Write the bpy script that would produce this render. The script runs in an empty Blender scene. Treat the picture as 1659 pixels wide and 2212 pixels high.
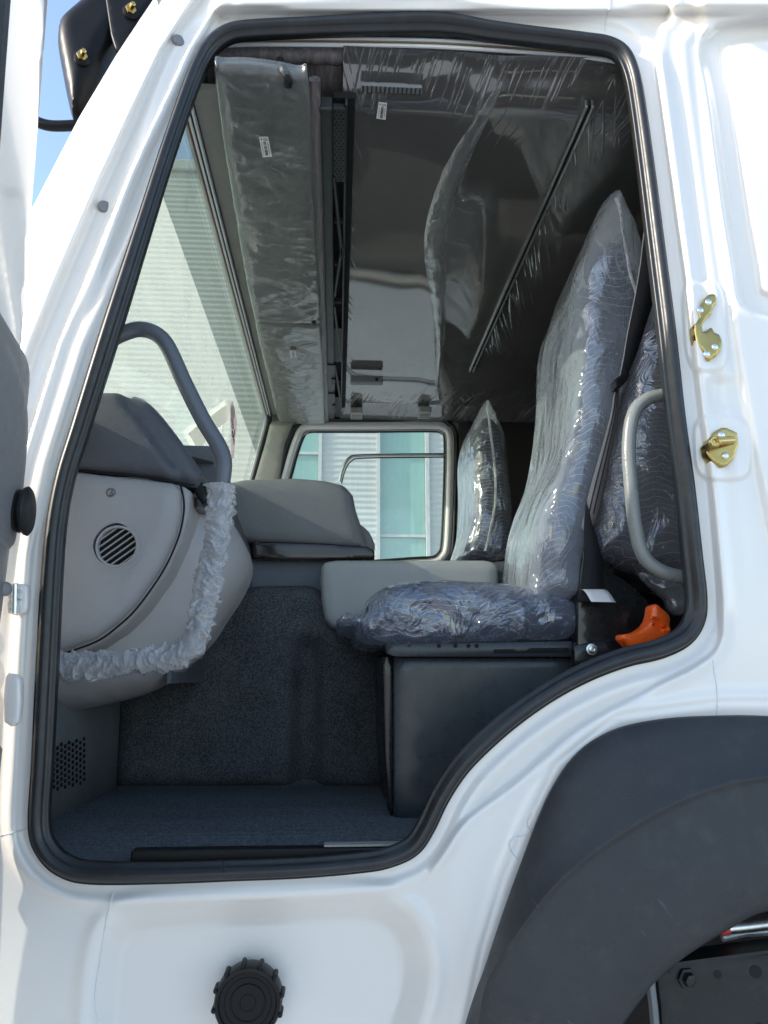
import bpy, math, random
import numpy as np
from mathutils import Vector, Matrix
from mathutils.geometry import delaunay_2d_cdt

random.seed(7); RNG = np.random.RandomState(7)
S = bpy.context.scene
C = bpy.data.collections.new("scene"); S.collection.children.link(C)

# ------------------------------------------------------------------ camera
F0 = 1661.0; YAW = math.radians(3.45); PIT = math.radians(12.0); DC = 1.45; ZC = 0.319
fw = np.array([math.sin(YAW)*math.cos(PIT), math.cos(YAW)*math.cos(PIT), math.sin(PIT)])
rt = np.array([math.cos(YAW), -math.sin(YAW), 0.0]); upv = np.cross(rt, fw)
CAM = np.array([0.0, -DC, ZC])
cd = bpy.data.cameras.new("camera"); co = bpy.data.objects.new("camera", cd); C.objects.link(co)
cd.sensor_fit = 'VERTICAL'; cd.sensor_height = 36.0; cd.lens = 36.0*F0/2212.0
cd.clip_start = 0.02; cd.clip_end = 800
co.location = CAM; co.rotation_euler = Vector(fw).to_track_quat('-Z', 'Y').to_euler()
S.camera = co

# ------------------------------------------------------------------ sky, sun, exposure
SUN_D = Vector((4.6, 1.0, -2.25)).normalized()          # direction the light travels
w = bpy.data.worlds.new("World"); S.world = w; w.use_nodes = True
nt = w.node_tree; bg = nt.nodes["Background"]
sky = nt.nodes.new("ShaderNodeTexSky"); sky.sky_type = 'NISHITA'; sky.sun_disc = False
sky.sun_elevation = math.asin(-SUN_D.z)
sky.sun_rotation = math.atan2(-SUN_D.x, -SUN_D.y)
sky.altitude = 100; sky.air_density = 1.0; sky.dust_density = 1.0; sky.ozone_density = 0.8
nt.links.new(sky.outputs[0], bg.inputs[0]); bg.inputs[1].default_value = 0.15
sl = bpy.data.lights.new("sun", 'SUN'); sl.energy = 2.0; sl.angle = math.radians(0.55); sl.color = (1.0, 0.93, 0.82)
so = bpy.data.objects.new("sun", sl); C.objects.link(so); so.location = (-6, -8, 7)
so.rotation_euler = SUN_D.to_track_quat('-Z', 'Y').to_euler()
S.view_settings.view_transform = 'Standard'; S.view_settings.look = 'None'
S.view_settings.exposure = 1.5; S.view_settings.gamma = 1.0

# ------------------------------------------------------------------ measuring: photo position -> point on a plane of the place
def rays(u, v):
    u = np.asarray(u, float); v = np.asarray(v, float)
    return fw + ((u-829.5)/F0)[..., None]*rt + ((1106-v)/F0)[..., None]*upv
def PY(u, v, y=0.0):
    r = rays(u, v); t = (np.asarray(y)+DC)/r[..., 1]; return CAM + r*t[..., None]
def PZ(u, v, z):
    r = rays(u, v); t = (z-ZC)/r[..., 2]; return CAM + r*t[..., None]
def PX(u, v, x):
    r = rays(u, v); t = x/r[..., 0]; return CAM + r*t[..., None]
def xz(pts, y):
    a = np.array(pts, float); p = PY(a[:, 0], a[:, 1], y); return p[:, [0, 2]]

# ------------------------------------------------------------------ small numerics
def smooth(t): t = np.clip(t, 0, 1); return t*t*(3-2*t)
def spline(pts, n=8, closed=False):
    p = np.array(pts, float); N = len(p); out = []
    rng = range(N) if closed else range(N-1)
    for i in rng:
        if closed: a, b, c, d = p[(i-1) % N], p[i], p[(i+1) % N], p[(i+2) % N]
        else: a, b, c, d = p[max(i-1, 0)], p[i], p[i+1], p[min(i+2, N-1)]
        for k in range(n):
            t = k/n
            out.append(0.5*((2*b)+(c-a)*t+(2*a-5*b+4*c-d)*t*t+(3*b-a-3*c+d)*t**3))
    if not closed: out.append(p[-1])
    return np.array(out)
def resample(p, step=None, n=None, closed=False):
    q = np.vstack([p, p[:1]]) if closed else p
    s = np.r_[0, np.cumsum(np.linalg.norm(np.diff(q, axis=0), axis=1))]
    if n is None: n = max(3, int(round(s[-1]/step)))
    t = np.linspace(0, s[-1], n+1)[:-1] if closed else np.linspace(0, s[-1], n)
    return np.stack([np.interp(t, s, q[:, k]) for k in range(p.shape[1])], 1)
def segdist(P, poly, closed=True):
    a = poly; b = np.roll(poly, -1, 0)
    if not closed: a, b = poly[:-1], poly[1:]
    best = np.full(len(P), 1e9)
    for i in range(len(a)):
        ab = b[i]-a[i]; L = ab@ab+1e-12
        t = np.clip(((P-a[i])@ab)/L, 0, 1)
        best = np.minimum(best, ((P-a[i]-t[:, None]*ab)**2).sum(1))
    return np.sqrt(best)
def inside(P, poly):
    x, y = P[:, 0], P[:, 1]; r = np.zeros(len(P), bool); j = len(poly)-1
    for i in range(len(poly)):
        xi, yi = poly[i]; xj, yj = poly[j]
        if yi != yj:
            r ^= ((yi > y) != (yj > y)) & (x < (xj-xi)*(y-yi)/(yj-yi)+xi)
        j = i
    return r
class Waves:                                             # cheap smooth noise: a sum of sines
    def __init__(s, seed, n=14):
        r = np.random.RandomState(seed); k = r.normal(size=(n, 3)); k /= np.linalg.norm(k, axis=1)[:, None]
        s.k = k*r.uniform(.5, 1.6, n)[:, None]; s.p = r.uniform(0, 6.28, n); s.n = n
    def __call__(s, P, f): return np.sin(P@(s.k.T*f*6.283)+s.p).sum(1)/math.sqrt(s.n)
W1, W2, W3, W4 = Waves(1), Waves(2), Waves(3), Waves(4)
def crinkle(P, f, warp=.5):                              # sharp folds, like thin film
    Q = P+np.stack([W1(P, f*.5), W2(P, f*.5), W3(P, f*.5)], 1)*warp/f*.35
    a = 1-np.abs(W4(Q, f)); b = 1-np.abs(W2(Q+3.1, f*2.1))
    return a*.65+b*.35

# ------------------------------------------------------------------ materials
MATS = {}
class NB:
    def __init__(s, name):
        s.m = bpy.data.materials.new(name); s.m.use_nodes = True; s.t = s.m.node_tree; s.t.nodes.clear()
        s.out = s.t.nodes.new("ShaderNodeOutputMaterial"); MATS[name] = s.m
    def n(s, typ, ins=None, **kw):
        x = s.t.nodes.new("ShaderNode"+typ)
        for k, v in kw.items(): setattr(x, k, v)
        for k, v in (ins or {}).items():
            if isinstance(v, bpy.types.NodeSocket): s.t.links.new(v, x.inputs[k])
            else: x.inputs[k].default_value = v
        return x
    def co(s, scale=(1, 1, 1), rot=(0, 0, 0)):
        tc = s.n("TexCoord"); mp = s.n("Mapping", {"Vector": tc.outputs["Object"], "Scale": scale, "Rotation": rot}); return mp.outputs[0]
    def noise(s, scale, vec, detail=4, rough=.55, dist=0): return s.n("TexNoise", {"Scale": scale, "Vector": vec, "Detail": detail, "Roughness": rough, "Distortion": dist}).outputs["Fac"]
    def ramp(s, fac, stops):
        x = s.n("ValToRGB", {"Fac": fac}); e = x.color_ramp.elements
        while len(e) < len(stops): e.new(.5)
        for i, (p, c) in enumerate(stops):
            e[i].position = p; e[i].color = (c if len(c) == 4 else (*c, 1))
        return x.outputs[0]
    def math(s, op, a, b=0.0, c=None):
        d = {0: a, 1: b}
        if c is not None: d[2] = c
        return s.n("Math", d, operation=op).outputs[0]
    def bump(s, h, strength, dist=.01): return s.n("Bump", {"Height": h, "Strength": strength, "Distance": dist}).outputs[0]
    def done(s, sh): s.t.links.new(sh, s.out.inputs[0]); return s.m
def thin_fresnel(b, ior, nrm=None):                      # the same from both sides of a thin sheet
    bf = b.n("NewGeometry").outputs["Backfacing"]
    i = b.math('ADD', b.math('MULTIPLY', bf, 1/ior-ior), ior)
    return b.n("Fresnel", {"IOR": i, "Normal": nrm} if nrm is not None else {"IOR": i}).outputs[0]
def rgb(c): return (*c, 1) if len(c) == 3 else c
def plain(name, col, rough=.5, metal=0, var=.12, nscale=6, grain=0, gscale=400, coat=0, coatr=.1, dirt=None, spec=.5, rv=.07, scratch=0):
    b = NB(name); v = b.co()
    n1 = b.noise(nscale, v, 5)
    c0 = tuple(x*(1-var) for x in col); c1 = tuple(min(1, x*(1+var)) for x in col)
    colr = b.ramp(n1, [(.3, c0), (.7, c1)])
    if dirt:
        n3 = b.noise(nscale*2.3, v, 8, .7)
        mx = b.n("MixRGB", {"Fac": b.ramp(n3, [(.52, (0, 0, 0)), (.78, (.5, .5, .5))]), "Color1": colr, "Color2": rgb(dirt)}); colr = mx.outputs[0]
    if scratch:                                          # fine pale scuffs in two directions
        for rz, sc in ((.5, (9, 1, 70)), (-.9, (6, 1, 55))):
            r1 = b.n("Mapping", {"Vector": v, "Rotation": (0, rz, 0)}).outputs[0]; r2 = b.n("Mapping", {"Vector": r1, "Scale": sc}).outputs[0]
            k = b.n("TexNoise", {"Scale": 1.0, "Vector": r2, "Detail": 3.0, "Roughness": .7}).outputs["Fac"]
            colr = b.n("MixRGB", {"Fac": b.ramp(k, [(.70, (0, 0, 0)), (.76, (scratch,)*3)]), "Color1": colr, "Color2": (.30, .31, .32, 1)}).outputs[0]
    p = {"Base Color": colr, "Metallic": metal, "Coat Weight": coat, "Coat Roughness": coatr, "Specular IOR Level": spec}
    n2 = b.noise(nscale*5, v, 6, .65)
    p["Roughness"] = b.n("MapRange", {"Value": n2, "From Min": .3, "From Max": .7, "To Min": max(.02, rough-rv), "To Max": min(1, rough+rv)}).outputs[0]
    if grain:
        vo = b.n("TexVoronoi", {"Scale": gscale, "Vector": v}).outputs["Distance"]
        p["Normal"] = b.bump(vo, grain, .002)
    return b.done(b.n("BsdfPrincipled", p).outputs[0])

plain("white_paint", (.80, .772, .725), .24, var=.012, nscale=3, coat=.6, coatr=.05, rv=.015)
plain("white_paint_dull", (.74, .74, .73), .4, var=.03, nscale=8, dirt=(.45, .43, .40))
plain("rubber", (.016, .017, .019), .38, var=.3, nscale=14, dirt=(.05, .05, .05))
plain("black_plastic", (.008, .0085, .009), .4, var=.2, nscale=9, spec=.25)
plain("black_metal", (.008, .009, .011), .28, var=.3, nscale=9, coat=.2)
plain("mirror_plastic", (.006, .006, .007), .38, var=.3, nscale=6, spec=.18)
plain("fender_plastic", (.022, .024, .027), .52, var=.12, nscale=7, grain=.35, gscale=420, dirt=(.060, .060, .062), scratch=.16)
plain("grey_plastic", (.42, .405, .398), .5, var=.04, nscale=7, grain=.25, gscale=500, dirt=(.45, .44, .43))
plain("plug_plastic", (.20, .195, .20), .45, var=.05)
plain("dark_grey_plastic", (.105, .111, .125), .48, var=.10, nscale=7, grain=.3, gscale=500, dirt=(.14, .14, .15))
plain("dash_grey", (.185, .19, .19), .5, var=.05, nscale=6, grain=.6, gscale=330)
plain("console_grey", (.36, .365, .35), .5, var=.04, nscale=6, grain=.25, gscale=420)
plain("lower_grey", (.12, .138, .16), .5, var=.06, nscale=6, grain=.4, gscale=420)
plain("kick_grey", (.19, .205, .21), .55, var=.15, nscale=6, dirt=(.2, .2, .2))
plain("shelf_plastic", (.030, .034, .033), .4, var=.15, nscale=9, grain=.25, gscale=500)
plain("rail_paint", (.115, .125, .14), .33, var=.06, nscale=8)
plain("handle_paint", (.19, .20, .19), .3, var=.06, nscale=8, grain=.15, gscale=300)
plain("seat_box_metal", (.040, .048, .055), .3, var=.15, nscale=5, dirt=(.06, .065, .07))
plain("brass", (.50, .36, .13), .26, 1, var=.2, nscale=14)
plain("steel", (.75, .75, .73), .33, 1, var=.15, nscale=20)
plain("orange_plastic", (.95, .13, .012), .28, var=.06, nscale=9, coat=.4)
plain("paper", (.80, .79, .77), .7, var=.02)
plain("paper_pink", (.78, .70, .74), .7, var=.02)
plain("ink", (.03, .03, .035), .6)
plain("ink_grey", (.42, .43, .45), .7)
plain("ink_red", (.55, .06, .06), .6)
plain("ink_green", (.05, .30, .16), .6)
plain("belt_web", (.011, .012, .016), .7, grain=.6, gscale=900)
plain("belt_edge", (.45, .45, .44), .6)
plain("belt_sunlit", (.36, .33, .31), .7, grain=.6, gscale=900)  # paler copy of the black webbing, sunlight put into its colour
plain("liner_beige", (.30, .29, .26), .6, var=.08, nscale=6, dirt=(.20, .19, .16))
plain("door_trim_plastic", (.20, .20, .205), .5, var=.05, nscale=7, grain=.25, gscale=500)
plain("visor_vinyl", (.085, .085, .08), .5, var=.06, grain=.3)
plain("alu", (.55, .55, .52), .32, 1, var=.08)
plain("red_primer", (.12, .025, .02), .5)
plain("gold_trim", (.38, .30, .17), .4)
plain("frame_metal", (.008, .010, .012), .5, var=.3, nscale=8, dirt=(.045, .05, .05))
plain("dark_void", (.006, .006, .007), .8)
plain("lamp_lens", (.34, .34, .30), .35)
plain("wood_gloss", (.016, .007, .008), .12, var=.5, nscale=4, coat=.4, coatr=.04, spec=.3)
plain("green_tape", (.01, .08, .06), .5)
plain("roof_paint", (.78, .78, .77), .3)
plain("green_glass", (.19, .36, .315), .25, var=.07, nscale=.6)
plain("building_trim", (.42, .44, .43), .5)
plain("building_panel", (.43, .45, .43), .7, var=.03, nscale=.7, rv=.01, spec=.1)

def mat_ground():
    b = NB("concrete"); v = b.co()
    c = b.ramp(b.noise(.6, v, 8, .6), [(.3, (.36, .36, .36)), (.7, (.45, .45, .45))])
    return b.done(b.n("BsdfPrincipled", {"Base Color": c, "Roughness": .85, "Normal": b.bump(b.noise(60, v, 6), .3)}).outputs[0])
mat_ground()
def mat_carpet(name, lo, hi, sc, cut=(.47, .56)):
    b = NB(name); v = b.co()
    d = b.n("TexNoise", {"Scale": sc, "Vector": v, "Detail": 2.0, "Roughness": .5, "Distortion": 1.2}).outputs["Fac"]
    c = b.ramp(d, [(cut[0], lo), (cut[1], hi)])
    n = b.noise(9, v, 4)
    c2 = b.n("MixRGB", {"Fac": .35, "Color1": c, "Color2": b.ramp(n, [(.3, lo), (.75, tuple(.7*h for h in hi))])}).outputs[0]
    return b.done(b.n("BsdfPrincipled", {"Base Color": c2, "Roughness": .75, "Normal": b.bump(d, .8, .003)}).outputs[0])
mat_carpet("carpet", (.016, .019, .024), (.170, .180, .192), 320)
mat_carpet("floor_rubber", (.060, .072, .080), (.15, .17, .19), 200)
def mat_fabric(name, base, line, f, warp):
    b = NB(name); tc = b.n("TexCoord").outputs["Object"]
    sep = b.n("SeparateXYZ", {0: tc})
    nz = b.noise(7, tc, 3)
    h = b.math('ADD', b.math('MULTIPLY', sep.outputs[2], f), b.math('MULTIPLY', nz, warp))
    h = b.math('ADD', h, b.math('MULTIPLY', b.math('SINE', b.math('MULTIPLY', sep.outputs[0], 45.0)), .45))
    h = b.math('ADD', h, b.math('MULTIPLY', sep.outputs[1], f*.5))
    fr = b.math('FRACT', h)
    ln = b.math('GREATER_THAN', fr, .92)
    weave = b.noise(500, tc, 2)
    g = b.ramp(weave, [(.3, tuple(x*.6 for x in base)), (.7, tuple(x*1.4 for x in base))])
    c = b.n("MixRGB", {"Fac": ln, "Color1": g, "Color2": rgb(line)}).outputs[0]
    return b.done(b.n("BsdfPrincipled", {"Base Color": c, "Roughness": .8, "Sheen Weight": .2, "Normal": b.bump(weave, .3, .002)}).outputs[0])
mat_fabric("seat_fabric", (.020, .025, .046), (.40, .43, .50), 58, 5.0)
mat_fabric("seat_fabric_side", (.016, .019, .032), (.30, .32, .36), 66, 5.0)
def mat_paper(name, col):
    b = NB(name); d = b.n("BsdfDiffuse", {"Color": rgb(col)}).outputs[0]; t = b.n("BsdfTranslucent", {"Color": rgb(col)}).outputs[0]
    return b.done(b.n("MixShader", {0: .45, 1: d, 2: t}).outputs[0])
mat_paper("thin_paper", (.86, .86, .83)); mat_paper("thin_paper_pink", (.84, .76, .80))
def mat_film(name, haze, gloss, bsc, bst, tint=(.95, .96, .98), white=(.80, .84, .92), edge=.35, crease=.35, rough=.09, stretch=.62, axis=2):
    """thin clear plastic: see-through, faintly milky, crumpled into small facets, whitened along sharp creases"""
    b = NB(name); v = b.co()
    warp = b.n("TexNoise", {"Scale": bsc*.6, "Vector": v, "Detail": 3.0}).outputs["Color"]
    vv = b.n("VectorMath", {0: v, 1: b.n("VectorMath", {0: warp, "Scale": .55/bsc*3}, operation='SCALE').outputs[0]}, operation='ADD').outputs[0]
    st = b.n("Mapping", {"Vector": vv, "Scale": (1.0, 1.0, stretch) if axis == 2 else (1.0, stretch, 1.0)}).outputs[0]
    vo = b.n("TexVoronoi", {"Scale": bsc*1.2, "Vector": st, "Detail": 2.0, "Roughness": .55}, feature='F1').outputs["Distance"]
    n1 = b.n("TexNoise", {"Scale": bsc*1.5, "Vector": st, "Detail": 5.0, "Roughness": .6, "Distortion": 1.2}).outputs["Fac"]
    rid = b.math('ABSOLUTE', b.math('SUBTRACT', n1, .5))
    nrm = b.bump(b.math('ADD', vo, b.math('MULTIPLY', rid, 1.3)), bst, .035)
    lw = b.n("LayerWeight", {"Blend": .35, "Normal": nrm}).outputs["Facing"]
    ln = b.n("MapRange", {"Value": rid, "From Min": .0, "From Max": .022, "To Min": 1.0, "To Max": 0.0}).outputs[0]
    gate = b.n("MapRange", {"Value": b.noise(bsc*.8, v, 2), "From Min": .5, "From Max": .62, "To Min": 0.0, "To Max": 1.0}).outputs[0]
    hz = b.math('MULTIPLY', b.math('ADD', b.math('MULTIPLY', lw, edge), haze), b.math('ADD', .35, b.math('MULTIPLY', b.noise(bsc*.5, v, 4), 1.3)))
    hz = b.math('MINIMUM', b.math('ADD', hz, b.math('MULTIPLY', b.math('MULTIPLY', ln, gate), crease)), .95)
    tr = b.n("BsdfTransparent", {"Color": rgb(tint)}).outputs[0]
    df = b.n("BsdfDiffuse", {"Color": rgb(white), "Normal": nrm}).outputs[0]
    tl = b.n("BsdfTranslucent", {"Color": rgb(white), "Normal": nrm}).outputs[0]
    d2 = b.n("MixShader", {0: .35, 1: df, 2: tl}).outputs[0]
    m1 = b.n("MixShader", {0: hz, 1: tr, 2: d2}).outputs[0]
    gl = b.n("BsdfGlossy", {"Color": (1, 1, 1, 1), "Roughness": rough, "Normal": nrm}).outputs[0]
    fr = thin_fresnel(b, 1.55, nrm)
    fg = b.math('MINIMUM', b.math('MULTIPLY', fr, gloss), .8)
    return b.done(b.n("MixShader", {0: fg, 1: m1, 2: gl}).outputs[0])
mat_film("film_seat", .27, 1.7, 3.4, .45, crease=.25, stretch=.26, white=(.84, .89, .97))
mat_film("film_cushion", .13, 2.6, 3.6, .7, white=(.62, .70, .92), crease=.28, stretch=1.0)
mat_film("film_far", .10, 2.2, 3.6, .55, crease=.3, stretch=.3)
mat_film("film_bunk", .18, 2.2, 3.2, .6, white=(.76, .75, .80), crease=.24, stretch=.4)
mat_film("film_visor", .12, 1.2, 3.6, .28, white=(.54, .55, .50), crease=.12, stretch=.5, axis=1)
mat_film("film_roof", .05, 1.6, 3.0, .3, white=(.7, .7, .68), crease=.2, stretch=.3, axis=1)
mat_film("film_sleeve", .33, 1.8, 14, .7, white=(.95, .96, .97), edge=.8, crease=.4)
def mat_glass(name, tint, dust, dustc=(.70, .75, .69), ior=1.45):
    b = NB(name); v = b.co()
    tr = b.n("BsdfTransparent", {"Color": rgb(tint)}).outputs[0]
    df = b.n("BsdfTranslucent", {"Color": rgb(dustc)}).outputs[0]
    dd = b.n("BsdfDiffuse", {"Color": rgb(dustc)}).outputs[0]
    d2 = b.n("MixShader", {0: .5, 1: df, 2: dd}).outputs[0]
    st = b.noise(5, b.co((9, 1, .8)), 6, .6)
    m1 = b.n("MixShader", {0: b.math('MULTIPLY', b.math('ADD', st, .5), dust), 1: tr, 2: d2}).outputs[0]
    gl = b.n("BsdfGlossy", {"Color": (1, 1, 1, 1), "Roughness": .01}).outputs[0]
    return b.done(b.n("MixShader", {0: thin_fresnel(b, ior), 1: m1, 2: gl}).outputs[0])
mat_glass("windscreen_glass", (.84, .92, .87), .50, (.50, .56, .49), ior=1.25)
mat_glass("shade_band_glass", (.42, .50, .44), .10, (.45, .5, .42), 1.25)
mat_glass("window_glass", (.88, .96, .93), .24)
mat_glass("door_glass", (.50, .56, .54), .10)
def mat_headliner(name, col, streak=1.0):
    """dark fabric with clear film stretched over it: gloss coat, pulled into fine folds near its edges"""
    b = NB(name); tc = b.n("TexCoord").outputs["Object"]; sep = b.n("SeparateXYZ", {0: tc})
    x, y = sep.outputs[0], sep.outputs[1]
    weave = b.noise(450, tc, 2)
    c = b.ramp(b.noise(3, tc, 4), [(.3, tuple(k*.85 for k in col)), (.7, tuple(k*1.15 for k in col))])
    def band(val, a, bb): return b.n("MapRange", {"Value": val, "From Min": a, "From Max": bb, "To Min": 0.0, "To Max": 1.0}, interpolation_type='SMOOTHSTEP').outputs[0]
    def lines(scale, rot, w_):
        v = b.n("Mapping", {"Vector": tc, "Rotation": (0, 0, rot)}).outputs[0]; v = b.n("Mapping", {"Vector": v, "Scale": scale}).outputs[0]
        n = b.n("TexNoise", {"Scale": 1.0, "Vector": v, "Detail": 1.0, "Distortion": .15}).outputs["Fac"]
        r = b.math('ABSOLUTE', b.math('SUBTRACT', n, .5))
        return b.n("MapRange", {"Value": r, "From Min": 0.0, "From Max": w_, "To Min": 1.0, "To Max": 0.0}).outputs[0]
    far = b.math('MAXIMUM', band(y, 1.9, 2.3), b.math('MULTIPLY', band(y, .30, .08), .8))
    lft = band(x, .06, -.02)
    rgt = b.math('MULTIPLY', b.math('GREATER_THAN', x, .585), band(x, .74, .585))
    gate = b.n("MapRange", {"Value": b.noise(4, tc, 3), "From Min": .46, "From Max": .62, "To Min": 0.0, "To Max": 1.0}).outputs[0]
    h1 = b.math('MULTIPLY', lines((55, 2.6, 1), -.25, .05), far)
    h2 = b.math('MULTIPLY', lines((42, 1.7, 1), .32, .05), b.math('MAXIMUM', lft, rgt))
    h = b.math('MULTIPLY', b.math('MAXIMUM', h1, h2), gate)
    c = b.n("MixRGB", {"Fac": b.math('MULTIPLY', h, .55), "Color1": c, "Color2": (.42, .41, .39, 1)}).outputs[0]  # film creases whitened, their highlights put into the base colour
    nr = b.bump(h, .5*streak, .01)
    return b.done(b.n("BsdfPrincipled", {"Base Color": c, "Roughness": .7, "Specular IOR Level": .2, "Coat Weight": 1.0, "Coat Roughness": .05, "Coat IOR": 2.4, "Coat Normal": nr,
                      "Normal": b.bump(weave, .2, .002)}).outputs[0])
mat_headliner("headliner_film", (.082, .077, .071))
plain("quarter_liner", (.020, .019, .019), .6, grain=.3)
def mat_header():
    b = NB("header_film"); v = b.co((14, 1, 9))
    n = b.n("TexNoise", {"Scale": 6.0, "Vector": v, "Detail": 5.0, "Distortion": 1.0}).outputs["Fac"]
    c = b.ramp(n, [(.3, (.07, .06, .06)), (.7, (.20, .175, .165))])
    return b.done(b.n("BsdfPrincipled", {"Base Color": c, "Roughness": .5, "Coat Weight": .8, "Coat Roughness": .12, "Coat Normal": b.bump(n, .9, .02)}).outputs[0])
mat_header()
M = MATS

# ------------------------------------------------------------------ objects
def link(name, me, mat, parent=None, kind=None):
    o = bpy.data.objects.new(name, me); C.objects.link(o)
    if mat: me.materials.append(M[mat])
    if parent is not None:
        o.parent = parent; o.matrix_parent_inverse = Matrix.Translation(-base_of(parent))
    if kind: o["kind"] = kind
    return o
def base_of(o):
    t = Vector((0, 0, 0))
    while o is not None:
        t += o.location; o = o.parent
        if o is not None: t = t  # children carry no offset of their own
        break
    return t
def mk(name, V, Fc, mat, parent=None, flat=False, kind=None):
    V = np.asarray(V, float)
    off = np.zeros(3)
    if parent is None:
        off = np.array([V[:, 0].mean(), V[:, 1].mean(), V[:, 2].min()])
    me = bpy.data.meshes.new(name)
    me.from_pydata((V-off).tolist(), [], [list(map(int, f)) for f in Fc])
    if not flat: me.polygons.foreach_set("use_smooth", [True]*len(me.polygons))
    me.update()
    o = link(name, me, mat, parent, kind)
    if parent is None: o.location = off
    return o
def tag(o, label, cat, group=None, kind=None):
    o["label"] = label; o["category"] = cat
    if group: o["group"] = group
    if kind: o["kind"] = kind
    return o
def thing(name, loc, label, cat, group=None):
    o = bpy.data.objects.new(name, None); C.objects.link(o); o.location = loc; o.empty_display_size = .1
    return tag(o, label, cat, group)
def sharpen(o, ang=40):
    me = o.data
    me.set_sharp_from_angle(angle=math.radians(ang)); return o

class MB:
    def __init__(s): s.v = []; s.f = []
    def add(s, V, Fc):
        b = len(s.v); s.v += [tuple(map(float, p)) for p in V]; s.f += [[b+int(i) for i in f] for f in Fc]
    def box(s, a, b):
        a, b = np.minimum(a, b), np.maximum(a, b)
        V = [(x, y, z) for x in (a[0], b[0]) for y in (a[1], b[1]) for z in (a[2], b[2])]
        s.add(V, [(0, 1, 3, 2), (4, 6, 7, 5), (0, 4, 5, 1), (2, 3, 7, 6), (0, 2, 6, 4), (1, 5, 7, 3)])
    def hexa(s, bottom4, top4):
        s.add(list(bottom4)+list(top4), [(3, 2, 1, 0), (4, 5, 6, 7), (0, 1, 5, 4), (1, 2, 6, 5), (2, 3, 7, 6), (3, 0, 4, 7)])
    def tube(s, path, r, n=14, caps=True, rfun=None):
        p = np.array(path, float); N = len(p)
        T = np.gradient(p, axis=0); T /= np.linalg.norm(T, axis=1)[:, None]+1e-12
        up = np.array([0, 0, 1.0]) if abs(T[0][2]) < .9 else np.array([0, 1.0, 0])
        nrm = np.cross(T[0], up); nrm /= np.linalg.norm(nrm); V = []
        for i in range(N):
            nrm = nrm-T[i]*(nrm@T[i]); nrm /= np.linalg.norm(nrm); bi = np.cross(T[i], nrm)
            for k in range(n):
                a = 2*math.pi*k/n; rr = r if rfun is None else rfun(i/(N-1), a, p[i])
                V.append(p[i]+rr*(math.cos(a)*nrm+math.sin(a)*bi))
        Fc = [(i*n+k, i*n+(k+1) % n, (i+1)*n+(k+1) % n, (i+1)*n+k) for i in range(N-1) for k in range(n)]
        if caps: Fc += [tuple(range(n-1, -1, -1)), tuple((N-1)*n+k for k in range(n))]
        s.add(V, Fc)
    def lathe(s, o, ax, prof, n=24):                      # prof: (radius, distance along axis)
        o = np.array(o, float); ax = np.array(ax, float); ax /= np.linalg.norm(ax)
        e = np.cross(ax, (0, 0, 1.0)) if abs(ax[2]) < .9 else np.cross(ax, (1.0, 0, 0)); e /= np.linalg.norm(e); g = np.cross(ax, e)
        V = [o+ax*h+r*(math.cos(2*math.pi*k/n)*e+math.sin(2*math.pi*k/n)*g) for r, h in prof for k in range(n)]
        m = len(prof)
        Fc = [(i*n+k, i*n+(k+1) % n, (i+1)*n+(k+1) % n, (i+1)*n+k) for i in range(m-1) for k in range(n)]
        Fc += [tuple(range(n-1, -1, -1)), tuple((m-1)*n+k for k in range(n))]
        s.add(V, Fc)
    def build(s, name, mat, parent=None, flat=False, kind=None, sharp=38):
        o = mk(name, s.v, s.f, mat, parent, flat, kind)
        if not flat and sharp: sharpen(o, sharp)
        return o
def box(name, a, b, mat, parent=None):
    m = MB(); m.box(a, b); o = m.build(name, mat, parent, flat=True); bevel(o, min(abs(np.array(b)-np.array(a)))*.18); return o
def bevel(o, wdt, seg=2):
    mod = o.modifiers.new("bevel", 'BEVEL'); mod.width = wdt; mod.segments = seg; mod.limit_method = 'ANGLE'
    return o

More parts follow.
